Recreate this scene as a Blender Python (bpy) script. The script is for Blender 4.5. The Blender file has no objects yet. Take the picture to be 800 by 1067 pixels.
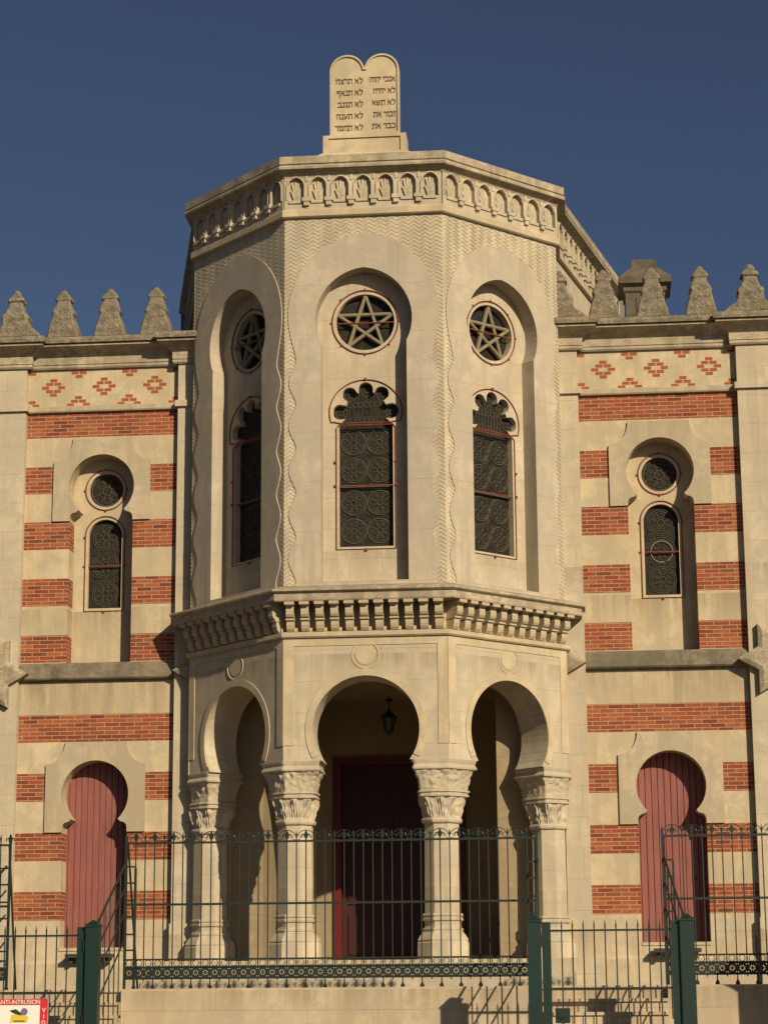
import bpy, bmesh, math, random
from mathutils import Vector, Matrix, noise
from mathutils.geometry import tessellate_polygon
R = math.radians
random.seed(7)
SC = bpy.context.scene
COL = SC.collection

# ------------------------------------------------------------------ camera
CX, YAW, PITCH, ROLL, FPX, DIST = 3.82738521, 0.09247239, 0.22145281, -0.00743638, 2262.77675, 40.0
fwd = Vector((-math.sin(YAW)*math.cos(PITCH), math.cos(YAW)*math.cos(PITCH), math.sin(PITCH)))
rgt = Vector((math.cos(YAW), math.sin(YAW), 0.0))
upv = rgt.cross(fwd)
r2 = math.cos(ROLL)*rgt + math.sin(ROLL)*upv
u2 = -math.sin(ROLL)*rgt + math.cos(ROLL)*upv
cam_d = bpy.data.cameras.new('camera')
cam = bpy.data.objects.new('camera', cam_d); COL.objects.link(cam)
m = Matrix((r2, u2, -fwd)).transposed().to_4x4()
m.translation = Vector((CX, -DIST, 0.0))
cam.matrix_world = m
cam_d.sensor_fit = 'HORIZONTAL'; cam_d.sensor_width = 36.0
cam_d.lens = FPX/800.0*36.0
cam_d.clip_start = 0.1; cam_d.clip_end = 5000
SC.camera = cam

# ------------------------------------------------------------------ sky, sun, exposure
SUN = Vector((0.725, -1.0, 0.63)).normalized()
sun_el = math.asin(SUN.z); sun_az = math.atan2(SUN.x, SUN.y)
w = bpy.data.worlds.new('World'); SC.world = w; w.use_nodes = True
nt = w.node_tree; nt.nodes.clear()
sky = nt.nodes.new('ShaderNodeTexSky'); sky.sky_type = 'NISHITA'; sky.sun_disc = False
sky.sun_elevation = sun_el; sky.sun_rotation = sun_az
sky.altitude = 400; sky.air_density = 0.47; sky.dust_density = 1.2; sky.ozone_density = 1.0
bg = nt.nodes.new('ShaderNodeBackground'); bg.inputs['Strength'].default_value = 0.05
wo = nt.nodes.new('ShaderNodeOutputWorld')
nt.links.new(sky.outputs[0], bg.inputs[0]); nt.links.new(bg.outputs[0], wo.inputs[0])
sd = bpy.data.lights.new('sun', 'SUN'); sd.energy = 5.0; sd.angle = R(0.53); sd.color = (1.0, 0.84, 0.60)
so = bpy.data.objects.new('sun', sd); COL.objects.link(so)
so.rotation_euler = SUN.to_track_quat('Z', 'Y').to_euler(); so.location = (30, -40, 30)
SC.view_settings.view_transform = 'Standard'; SC.view_settings.look = 'None'
SC.view_settings.gamma = 1.0; SC.view_settings.exposure = 0.13
SC.view_settings.use_curve_mapping = False
SC.cycles.max_bounces = 8; SC.cycles.diffuse_bounces = 4

# ------------------------------------------------------------------ materials
class NB:
    def __init__(s, name):
        s.m = bpy.data.materials.new(name); s.m.use_nodes = True
        s.t = s.m.node_tree; s.b = s.t.nodes['Principled BSDF']
        s.co = s.t.nodes.new('ShaderNodeTexCoord').outputs['Object']
    def n(s, typ, **kw):
        nd = s.t.nodes.new(typ)
        for k, v in kw.items():
            if k in nd.inputs.keys(): s.put(nd.inputs[k], v)
            else: setattr(nd, k, v)
        return nd
    def put(s, inp, v):
        if isinstance(v, bpy.types.NodeSocket): s.t.links.new(v, inp)
        else: inp.default_value = v
    def noise(s, scale, detail=4, rough=0.6, vec=None, out='Fac'):
        nd = s.n('ShaderNodeTexNoise', Scale=scale, Detail=detail, Roughness=rough)
        s.put(nd.inputs['Vector'], vec or s.co); return nd.outputs[out]
    def mapv(s, scale, vec=None, loc=(0,0,0), rot=(0,0,0)):
        nd = s.n('ShaderNodeMapping'); s.put(nd.inputs['Vector'], vec or s.co)
        nd.inputs['Scale'].default_value = scale; nd.inputs['Location'].default_value = loc; nd.inputs['Rotation'].default_value = rot
        return nd.outputs[0]
    def ramp(s, fac, stops):
        nd = s.n('ShaderNodeValToRGB'); s.put(nd.inputs[0], fac)
        e = nd.color_ramp.elements
        while len(e) < len(stops): e.new(0.5)
        for el, (p, c) in zip(e, stops):
            el.position = p; el.color = c if isinstance(c, tuple) and len(c) == 4 else ((c[0], c[1], c[2], 1) if isinstance(c, tuple) else (c, c, c, 1))
        return nd.outputs[0]
    def mix(s, fac, a, b, mode='MIX'):
        nd = s.n('ShaderNodeMix'); nd.data_type = 'RGBA'; nd.blend_type = mode
        s.put(nd.inputs[0], fac)
        for i, v in ((6, a), (7, b)):
            s.put(nd.inputs[i], v if isinstance(v, bpy.types.NodeSocket) else (v[0], v[1], v[2], 1))
        return nd.outputs[2]
    def math(s, op, a, b=0.0):
        nd = s.n('ShaderNodeMath'); nd.operation = op; s.put(nd.inputs[0], a); s.put(nd.inputs[1], b); return nd.outputs[0]
    def bump(s, h, strength, dist=0.01, nrm=None):
        nd = s.n('ShaderNodeBump'); nd.inputs['Strength'].default_value = strength; nd.inputs['Distance'].default_value = dist
        s.put(nd.inputs['Height'], h)
        if nrm is not None: s.put(nd.inputs['Normal'], nrm)
        return nd.outputs[0]
    def done(s, col, rough=0.85, nrm=None, metal=0.0, spec=0.3):
        s.put(s.b.inputs['Base Color'], col if isinstance(col, bpy.types.NodeSocket) else (col[0], col[1], col[2], 1))
        s.put(s.b.inputs['Roughness'], rough); s.b.inputs['Metallic'].default_value = metal
        s.b.inputs['Specular IOR Level'].default_value = spec
        if nrm is not None: s.put(s.b.inputs['Normal'], nrm)
        return s.m

def stone(name, col, dark, joints=(1.15, 0.56), dirt=0.505, seed=0.0, jstr=0.5, bumpy=0.45, drips=()):
    b = NB(name)
    col = tuple(x*0.84 for x in col); dark = tuple(x*0.84 for x in dark)
    v = b.mapv((1, 1, 1), loc=(seed, seed*0.7, seed*1.3))
    big = b.noise(0.9, 5, 0.62, v); mid = b.noise(5.5, 5, 0.65, v); fine = b.noise(55, 3, 0.6, v)
    streak = b.noise(1.0, 4, 0.6, b.mapv((3.2, 3.2, 0.35), v))
    c = b.mix(b.ramp(big, [(0.38, 0.0), (0.60, 1.0)]), col, tuple(x*y for x, y in zip(col, (0.80, 0.785, 0.76))))
    c = b.mix(b.math('MULTIPLY', b.ramp(streak, [(0.48, 0.0), (0.60, 1.0)]), dirt), c, dark)
    c = b.mix(b.math('MULTIPLY', b.ramp(mid, [(0.52, 0.0), (0.70, 1.0)]), dirt*0.7), c, dark)
    blot = b.noise(2.4, 6, 0.7, b.mapv((1, 1, 1), v, loc=(5.3, 1.7, 2.9)))
    c = b.mix(b.math('MULTIPLY', b.ramp(blot, [(0.46, 0.0), (0.58, 1.0)]), 0.75), c, (col[0]*0.66, col[1]*0.69, col[2]*0.74))
    if dirt > 0.8:
        sp = b.noise(5.0, 8, 0.75, b.mapv((1, 1, 1.6), v, loc=(2.2, 8.1, 0.4)))
        c = b.mix(b.math('MULTIPLY', b.ramp(sp, [(0.47, 0.0), (0.57, 1.0)]), 0.62), c, tuple(x*0.9 for x in dark))
    if drips:
        sz = b.n('ShaderNodeSeparateXYZ'); b.put(sz.inputs[0], b.co)
        st2 = b.noise(1.0, 5, 0.7, b.mapv((4.5, 4.5, 0.25), v))
        for zt, ln in drips:
            up = b.math('LESS_THAN', sz.outputs[2], zt)
            t = b.math('SUBTRACT', 1.0, b.math('DIVIDE', b.math('SUBTRACT', zt, sz.outputs[2]), ln)); t = b.math('MAXIMUM', t, 0.0)
            f = b.math('MULTIPLY', b.math('MULTIPLY', t, up), b.ramp(st2, [(0.40, 0.0), (0.58, 1.0)]))
            c = b.mix(b.math('MULTIPLY', f, 0.85), c, tuple(x*0.75 for x in dark))
    c = b.mix(0.20, c, b.ramp(fine, [(0.3, tuple(x*0.7 for x in col)), (0.7, tuple(min(1, x*1.2) for x in col))]))
    h = b.math('ADD', b.math('MULTIPLY', mid, 0.6), b.math('MULTIPLY', fine, 0.5))
    if joints:
        sx = b.n('ShaderNodeSeparateXYZ'); b.put(sx.inputs[0], b.co)
        cx = b.n('ShaderNodeCombineXYZ'); b.put(cx.inputs[0], b.math('ADD', sx.outputs[0], 0.31)); b.put(cx.inputs[1], b.math('ADD', sx.outputs[2], 0.13))
        br = b.n('ShaderNodeTexBrick'); b.put(br.inputs['Vector'], cx.outputs[0])
        br.inputs['Scale'].default_value = 1.0; br.inputs['Mortar Size'].default_value = 0.006; br.inputs['Mortar Smooth'].default_value = 0.4
        br.inputs['Brick Width'].default_value = joints[0]; br.inputs['Row Height'].default_value = joints[1]
        br.inputs['Color1'].default_value = (0.0, 0, 0, 1); br.inputs['Color2'].default_value = (1, 1, 1, 1); br.inputs['Mortar'].default_value = (0.5, 0.5, 0.5, 1)
        # each block slightly different
        c = b.mix(b.math('MULTIPLY', b.ramp(br.outputs['Color'], [(0.0, 0.0), (1.0, 1.0)]), 0.42), c, tuple(x*y for x, y in zip(col, (0.80, 0.79, 0.78))))
        c = b.mix(b.math('MULTIPLY', br.outputs['Fac'], jstr), c, tuple(x*0.55 for x in col))
        h = b.math('SUBTRACT', h, b.math('MULTIPLY', br.outputs['Fac'], 0.5))
    return b.done(c, 0.9, b.bump(h, bumpy, 0.012), spec=0.2)

LIME = stone('pale_limestone', (0.61, 0.523, 0.378), (0.33, 0.265, 0.17), seed=1.0, drips=((7.86, 0.55), (5.95, 0.5), (1.2, 1.0)), dirt=0.50)
LIMEP = stone('plain_limestone', (0.615, 0.51, 0.335), (0.36, 0.28, 0.17), joints=None, seed=4.0, dirt=0.50, drips=((7.33, 0.75),))
LIMEG = stone('grey_limestone', (0.565, 0.488, 0.368), (0.27, 0.225, 0.165), joints=(1.9, 0.92), seed=7.0, dirt=0.50, jstr=0.45)
LIMEGP = stone('grey_plain_limestone', (0.55, 0.46, 0.315), (0.30, 0.24, 0.16), joints=None, seed=9.0, dirt=0.505)
LIMEC = stone('carved_limestone', (0.60, 0.515, 0.37), (0.30, 0.24, 0.15), joints=None, seed=12.0, dirt=0.50, bumpy=0.5)
WEATH = stone('weathered_limestone', (0.29, 0.24, 0.165), (0.08, 0.073, 0.055), joints=(1.4, 5.0), seed=3.0, dirt=0.95, bumpy=0.8)
SOOT = stone('stained_limestone', (0.50, 0.42, 0.29), (0.20, 0.165, 0.11), joints=None, seed=5.0, dirt=0.9, bumpy=0.5)
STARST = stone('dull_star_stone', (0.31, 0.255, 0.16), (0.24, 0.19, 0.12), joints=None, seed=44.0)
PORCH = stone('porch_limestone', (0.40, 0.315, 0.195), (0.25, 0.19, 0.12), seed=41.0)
CORN = stone('weathered_cornice', (0.56, 0.47, 0.325), (0.20, 0.165, 0.115), joints=(1.5, 5.0), seed=27.0, dirt=0.85)
CHIM = stone('chimney_stone', (0.17, 0.14, 0.10), (0.07, 0.06, 0.045), joints=None, seed=31.0, dirt=0.9, bumpy=0.8)
STREAK = stone('streaked_limestone', (0.60, 0.49, 0.32), (0.30, 0.235, 0.14), joints=(1.3, 5.0), seed=21.0, dirt=0.75, drips=((5.95, 0.75),))
WALLST = stone('retaining_stone', (0.60, 0.50, 0.345), (0.38, 0.28, 0.17), joints=(2.7, 1.3), seed=15.0, dirt=0.6, jstr=0.6, drips=((0.16, 0.4),))

def lichen_mat():
    b = NB('lichened_stone')
    n1 = b.noise(6, 6, 0.7); n2 = b.noise(22, 4, 0.7); n3 = b.noise(3.0, 3, 0.5)
    c = b.mix(b.ramp(n1, [(0.35, 0.0), (0.68, 1.0)]), (0.27, 0.23, 0.165), (0.095, 0.082, 0.06))
    c = b.mix(b.ramp(n2, [(0.60, 0.0), (0.66, 0.9)]), c, (0.42, 0.38, 0.29))
    c = b.mix(b.math('MULTIPLY', b.ramp(n3, [(0.55, 0.0), (0.7, 1.0)]), 0.4), c, (0.26, 0.20, 0.10))
    h = b.math('ADD', n1, b.math('MULTIPLY', n2, 0.6))
    return b.done(c, 0.95, b.bump(h, 0.9, 0.04), spec=0.1)
LICHEN = lichen_mat()

def brick_mat():
    b = NB('red_brick')
    sx = b.n('ShaderNodeSeparateXYZ'); b.put(sx.inputs[0], b.co)
    cx = b.n('ShaderNodeCombineXYZ'); b.put(cx.inputs[0], b.math('ADD', b.math('ADD', sx.outputs[0], b.math('MULTIPLY', sx.outputs[1], 0.75)), 0.05))
    b.put(cx.inputs[1], b.math('ADD', sx.outputs[2], 0.0123))
    def tex(seed):
        br = b.n('ShaderNodeTexBrick'); b.put(br.inputs['Vector'], cx.outputs[0])
        br.inputs['Scale'].default_value = 1.0; br.inputs['Mortar Size'].default_value = 0.0065; br.inputs['Mortar Smooth'].default_value = 0.15
        br.inputs['Brick Width'].default_value = 0.285; br.inputs['Row Height'].default_value = 0.0757
        br.inputs['Bias'].default_value = 0.0
        br.inputs['Color1'].default_value = (0, 0, 0, 1); br.inputs['Color2'].default_value = (1, 1, 1, 1); br.inputs['Mortar'].default_value = (0.5, 0.5, 0.5, 1)
        return br
    br = tex(0)
    var = b.noise(1.1, 2, 0.5)
    f = b.math('ADD', br.outputs['Color'], b.math('MULTIPLY', b.math('SUBTRACT', var, 0.5), 0.7))
    c = b.ramp(f, [(0.0, (0.14, 0.042, 0.024)), (0.25, (0.23, 0.054, 0.027)), (0.55, (0.285, 0.076, 0.034)), (0.8, (0.32, 0.104, 0.043)), (1.0, (0.19, 0.066, 0.03))])
    n = b.noise(30, 4, 0.7)
    c = b.mix(b.math('MULTIPLY', b.ramp(n, [(0.4, 0.0), (0.75, 1.0)]), 0.35), c, (0.14, 0.045, 0.025))
    big = b.noise(2.2, 5, 0.65)
    c = b.mix(b.math('MULTIPLY', b.ramp(big, [(0.48, 0.0), (0.68, 1.0)]), 0.5), c, (0.13, 0.05, 0.03))
    c = b.mix(b.math('MULTIPLY', br.outputs['Fac'], b.ramp(b.noise(7.0, 3, 0.6), [(0.3, 0.55), (0.6, 1.0)])), c, (0.42, 0.30, 0.18))
    h = b.math('SUBTRACT', b.math('MULTIPLY', n, 0.3), br.outputs['Fac'])
    return b.done(c, 0.88, b.bump(h, 0.5, 0.01), spec=0.2)
BRICK = brick_mat()
def flat_brick():
    b = NB('inlaid_brick'); n = b.noise(9, 4, 0.7); n2 = b.noise(40, 3)
    c = b.ramp(n, [(0.3, (0.33, 0.10, 0.04)), (0.6, (0.27, 0.07, 0.03)), (0.8, (0.15, 0.05, 0.03))])
    return b.done(c, 0.9, b.bump(n2, 0.4, 0.01), spec=0.2)
BRICKI = flat_brick()

def paint(name, col, rough=0.5, var=0.25, scale=6, spec=0.4):
    b = NB(name); n = b.noise(scale, 5, 0.65); n2 = b.noise(70, 2)
    c = b.mix(b.ramp(n, [(0.35, 0.0), (0.75, 1.0)]), col, tuple(x*(1-var) for x in col))
    return b.done(c, rough, b.bump(n2, 0.15, 0.004), spec=spec)
def door_paint():
    b = NB('faded_red_paint'); n = b.noise(2.0, 5, 0.6, b.mapv((6, 6, 0.6))); n2 = b.noise(60, 2, 0.5, b.mapv((1, 1, 0.1))); n3 = b.noise(3, 4)
    c = b.mix(b.ramp(n, [(0.35, 0.0), (0.7, 1.0)]), (0.25, 0.092, 0.078), (0.185, 0.062, 0.052))
    c = b.mix(b.math('MULTIPLY', b.ramp(n3, [(0.5, 0.0), (0.8, 1.0)]), 0.4), c, (0.26, 0.105, 0.080))
    sz = b.n('ShaderNodeSeparateXYZ'); b.put(sz.inputs[0], b.co)
    g = b.math('MULTIPLY', b.math('MAXIMUM', b.math('SUBTRACT', 1.0, b.math('DIVIDE', sz.outputs[2], 0.7)), 0.0), b.ramp(b.noise(5.0, 5, 0.7), [(0.35, 0.0), (0.6, 1.0)]))
    c = b.mix(b.math('MULTIPLY', g, 0.7), c, (0.16, 0.085, 0.060))
    return b.done(c, 0.6, b.bump(n2, 0.2, 0.004), spec=0.3)
DOORP = door_paint()
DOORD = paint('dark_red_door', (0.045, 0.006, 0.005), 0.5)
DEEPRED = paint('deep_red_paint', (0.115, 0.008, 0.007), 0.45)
REDIRON = paint('rusty_red_iron', (0.19, 0.042, 0.020), 0.75)
GREEN = paint('dark_green_paint', (0.013, 0.022, 0.015), 0.45, scale=4)
GREENL = paint('green_post_paint', (0.0075, 0.027, 0.020), 0.45, scale=4)
BLACKI = paint('black_iron', (0.018, 0.017, 0.016), 0.5)
LEAD = paint('lead_came', (0.078, 0.066, 0.044), 0.7, 0.4, 20)
SLAB = paint('dark_slab', (0.05, 0.035, 0.028), 0.8)
SIGNW = paint('sign_white', (0.72, 0.70, 0.64), 0.5, 0.05)
SIGNR = paint('sign_red', (0.50, 0.025, 0.035), 0.5, 0.05)
SIGNK = paint('sign_black', (0.03, 0.03, 0.03), 0.5, 0.05)
SIGNY = paint('sign_yellow', (0.62, 0.47, 0.04), 0.5, 0.05)
SIGNP = paint('sign_violet', (0.16, 0.12, 0.24), 0.5, 0.05)
INK = paint('letter_paint', (0.075, 0.045, 0.022), 0.8, 0.5, 12)
LEADROOF = paint('zinc_roof', (0.16, 0.155, 0.145), 0.6)
def glass_mat():
    b = NB('old_dark_glass'); n = b.noise(9, 4, 0.6); n2 = b.n('ShaderNodeTexVoronoi', Scale=14.0); b.put(n2.inputs['Vector'], b.co)
    c = b.mix(b.ramp(n, [(0.35, 0.0), (0.7, 1.0)]), (0.011, 0.010, 0.007), (0.030, 0.027, 0.018))
    c = b.mix(0.25, c, b.mix(0.95, n2.outputs['Color'], (0.014, 0.013, 0.010)))
    return b.done(c, 0.45, b.bump(n2.outputs['Distance'], 0.3, 0.02), spec=0.08)
GLASS = glass_mat()
def lamp_glass():
    b = NB('lantern_glass'); n = b.noise(5, 3)
    return b.done(b.mix(n, (0.05, 0.06, 0.05), (0.09, 0.10, 0.08)), 0.2, spec=0.5)
LGLASS = lamp_glass()
def ground_mat(name, c1, c2, scale):
    b = NB(name); n = b.noise(scale, 6, 0.7); n2 = b.noise(scale*14, 3, 0.7)
    return b.done(b.mix(b.ramp(n, [(0.35, 0.0), (0.7, 1.0)]), c1, c2), 0.92, b.bump(n2, 0.5, 0.01), spec=0.2)
ASPH = ground_mat('asphalt', (0.055, 0.052, 0.048), (0.08, 0.075, 0.066), 0.6)
PAVE = ground_mat('pale_paving', (0.12, 0.105, 0.085), (0.09, 0.08, 0.065), 1.2)
YARD = ground_mat('yard_gravel', (0.10, 0.085, 0.06), (0.075, 0.065, 0.045), 1.5)

# ------------------------------------------------------------------ mesh builder
class MB:
    def __init__(s): s.v = []; s.f = []; s.mi = []
    def add(s, vs, fs, mat=0):
        o = len(s.v); s.v += [tuple(v) for v in vs]
        for f in fs: s.f.append([i+o for i in f]); s.mi.append(mat)
    def box(s, x0, x1, y0, y1, z0, z1, mat=0):
        if x0 > x1: x0, x1 = x1, x0
        s.add([(x0,y0,z0),(x1,y0,z0),(x1,y1,z0),(x0,y1,z0),(x0,y0,z1),(x1,y0,z1),(x1,y1,z1),(x0,y1,z1)],
              [(0,3,2,1),(4,5,6,7),(0,1,5,4),(1,2,6,5),(2,3,7,6),(3,0,4,7)], mat)
    def plate(s, loops, y0, y1, mat=0, back=True):
        """loops in (u,z): first the outline, then holes; solid between y0 (front) and y1"""
        P = [[Vector((a, b, 0)) for a, b in lp] for lp in loops]
        tris = tessellate_polygon(P)
        flat = [(a, b) for lp in loops for a, b in lp]; n = len(flat)
        vs = [(a, y0, b) for a, b in flat] + [(a, y1, b) for a, b in flat]
        fs = []
        for t in tris:
            a, b, c = [flat[i] for i in t]
            cr = (b[0]-a[0])*(c[1]-a[1])-(b[1]-a[1])*(c[0]-a[0])
            t = list(t) if cr > 0 else list(t)[::-1]
            fs.append(t)
            if back: fs.append([i+n for i in t[::-1]])
        o = 0
        for k, lp in enumerate(loops):
            area = sum(lp[i][0]*lp[(i+1) % len(lp)][1]-lp[(i+1) % len(lp)][0]*lp[i][1] for i in range(len(lp)))
            ccw = area > 0
            L = len(lp)
            for i in range(L):
                j = (i+1) % L
                q = [o+i, o+i+n, o+j+n, o+j]
                if (k == 0) != ccw: q = q[::-1]
                fs.append(q)
            o += L
        s.add(vs, fs, mat)
    def prism_x(s, prof, x0, x1, mat=0):
        """profile of (y,z) extruded along x"""
        n = len(prof)
        vs = [(x0, a, b) for a, b in prof] + [(x1, a, b) for a, b in prof]
        fs = [[i, (i+1) % n, (i+1) % n+n, i+n] for i in range(n)] + [list(range(n))[::-1], list(range(n, 2*n))]
        s.add(vs, fs, mat)
    def sweep(s, prof, path, mat=0):
        """closed profile of (outward, z) along an open XY path; outward is to the right of travel"""
        P = [Vector((a, b)) for a, b in path]
        N = []
        for i in range(len(P)-1):
            d = (P[i+1]-P[i]).normalized(); N.append(Vector((d.y, -d.x)))
        mit = []
        for i in range(len(P)):
            if i == 0: mit.append(N[0])
            elif i == len(P)-1: mit.append(N[-1])
            else: mit.append((N[i-1]+N[i])/(1+N[i-1].dot(N[i])))
        n = len(prof); vs = []; fs = []
        for p, mm in zip(P, mit):
            for o, z in prof: vs.append((p.x+mm.x*o, p.y+mm.y*o, z))
        for i in range(len(P)-1):
            for k in range(n):
                k2 = (k+1) % n
                fs.append([i*n+k, (i+1)*n+k, (i+1)*n+k2, i*n+k2])
        fs.append(list(range(n))[::-1]); fs.append([(len(P)-1)*n+k for k in range(n)])
        s.add(vs, fs, mat)
    def tube(s, pts, r, seg=6, mat=0, closed=False, flatz=1.0):
        pts = [Vector(p) for p in pts]; n = len(pts); vs = []; fs = []
        rr = r if isinstance(r, (list, tuple)) else [r]*n
        ref = Vector((0.13, 0.31, 0.94)).normalized()
        for i, p in enumerate(pts):
            if closed: d = pts[(i+1) % n]-pts[i-1]
            else: d = pts[min(i+1, n-1)]-pts[max(i-1, 0)]
            d.normalize()
            a = d.cross(ref)
            if a.length < 0.05: a = d.cross(Vector((1, 0, 0)))
            a.normalize(); b = d.cross(a)
            for k in range(seg):
                t = 2*math.pi*(k+0.5)/seg
                vs.append(p+(a*math.cos(t)+b*math.sin(t))*rr[i])
        m = n if closed else n-1
        for i in range(m):
            for k in range(seg):
                k2 = (k+1) % seg; i2 = (i+1) % n
                fs.append([i*seg+k, i2*seg+k, i2*seg+k2, i*seg+k2])
        if not closed:
            fs.append(list(range(seg))[::-1]); fs.append([(n-1)*seg+k for k in range(seg)])
        s.add(vs, fs, mat)
    def loft(s, rings, mat=0, cap=True):
        n = len(rings[0]); vs = [p for r in rings for p in r]; fs = []
        for i in range(len(rings)-1):
            for k in range(n):
                k2 = (k+1) % n
                fs.append([i*n+k, i*n+k2, (i+1)*n+k2, (i+1)*n+k])
        if cap:
            fs.append(list(range(n))[::-1]); fs.append([(len(rings)-1)*n+k for k in range(n)])
        s.add(vs, fs, mat)
    def text(s, body, size, loc, mat=0, extrude=0.004, align='CENTER', sx=1.0, vert=False):
        c = bpy.data.curves.new('lettering', 'FONT'); c.body = body; c.size = size; c.extrude = extrude; c.align_x = align; c.resolution_u = 3
        o = bpy.data.objects.new('lettering', c); COL.objects.link(o)
        dg = bpy.context.evaluated_depsgraph_get(); dg.update()
        me = bpy.data.meshes.new_from_object(o.evaluated_get(dg))
        vs = [(v.co.x*sx+loc[0], loc[1]-v.co.z, v.co.y+loc[2]) for v in me.vertices]
        s.add(vs, [list(p.vertices) for p in me.polygons], mat)
        bpy.data.objects.remove(o); bpy.data.meshes.remove(me); bpy.data.curves.remove(c)
    def make(s, name, mats, parent=None, loc=(0,0,0), rot=0.0, smooth=None, fix=True):
        me = bpy.data.meshes.new(name); me.from_pydata(s.v, [], s.f)
        mats = mats if isinstance(mats, (list, tuple)) else [mats]
        for mm in mats: me.materials.append(mm)
        me.polygons.foreach_set('material_index', s.mi)
        if fix:
            bm = bmesh.new(); bm.from_mesh(me); bmesh.ops.recalc_face_normals(bm, faces=bm.faces); bm.to_mesh(me); bm.free()
        if smooth:
            me.polygons.foreach_set('use_smooth', [True]*len(me.polygons)); me.set_sharp_from_angle(angle=R(smooth))
        me.update()
        o = bpy.data.objects.new(name, me); COL.objects.link(o)
        o.location = loc; o.rotation_euler = (0, 0, rot)
        if parent: o.parent = parent
        return o

def tag(o, label=None, cat=None, group=None, kind=None):
    if label: o['label'] = label
    if cat: o['category'] = cat
    if group: o['group'] = group
    if kind: o['kind'] = kind
    return o
def empty(name, loc, label, cat, group=None, rot=0.0):
    o = bpy.data.objects.new(name, None); COL.objects.link(o); o.location = loc; o.rotation_euler = (0, 0, rot)
    return tag(o, label, cat, group)
def part_copy(o, parent, loc=None, rot=None):
    c = o.copy(); COL.objects.link(c); c.parent = parent
    if loc is not None: c.location = loc
    if rot is not None: c.rotation_euler = (0, 0, rot)
    return c
def arc(cx, cz, r, a0, a1, n, rz=None):
    rz = rz or r
    return [(cx+r*math.cos(R(a0+(a1-a0)*i/n)), cz+rz*math.sin(R(a0+(a1-a0)*i/n))) for i in range(n+1)]
def pointed(cx, cz, hw, o, a_low, n):
    """right-to-left pointed horseshoe from a_low degrees below horizontal, over the point, to the other side"""
    r = hw+o
    top = math.degrees(math.acos(o/r))
    right = [(cx-o+r*math.cos(R(a)), cz+r*math.sin(R(a))) for a in [a_low+(top-a_low)*i/n for i in range(n+1)]]
    left = [(2*cx-x, z) for x, z in right[:-1]][::-1]
    return right+left

GZ = -1.6          # street level
YZ = 0.10          # yard level
P, W, OC = -2.48, 1.447, 1.013        # tower front plane, half face, octagon centre
A45 = R(45)
FY = P-OC                              # front plane in face coordinates (= -3.493)

# ------------------------------------------------------------------ ground
g = MB(); g.add([(-1500,-1500,GZ),(1500,-1500,GZ),(1500,1500,GZ),(-1500,1500,GZ)], [(0,1,2,3)])
tag(g.make('street', ASPH), kind='structure')
g = MB(); g.box(-40, 40, -13.2, -7.6, GZ-0.2, GZ+0.12)
tag(g.make('pavement', PAVE), kind='structure')
g = MB(); g.box(-14, 14, -7.62, 12, GZ-0.1, YZ)
tag(g.make('yard', YARD), kind='structure')

# ------------------------------------------------------------------ the synagogue
SYN = empty('synagogue', (0, 0, 0), 'pale stone synagogue with octagonal porch tower and striped brick wings', 'building')

# ---- wings
Xi, Xo, XC = 3.83, 6.83, 5.33
BANDS = [(10.696, 11.2), (9.581, 10.12), (8.485, 9.014), (7.383, 7.914), (6.296, 6.82), (4.78, 5.299), (3.672, 4.195), (2.573, 3.095), (1.485, 2.009)]

def keyhole(cz, r, a_low, n=18):
    return arc(XC, cz, r, a_low, 180-a_low, 2*n)

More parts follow.
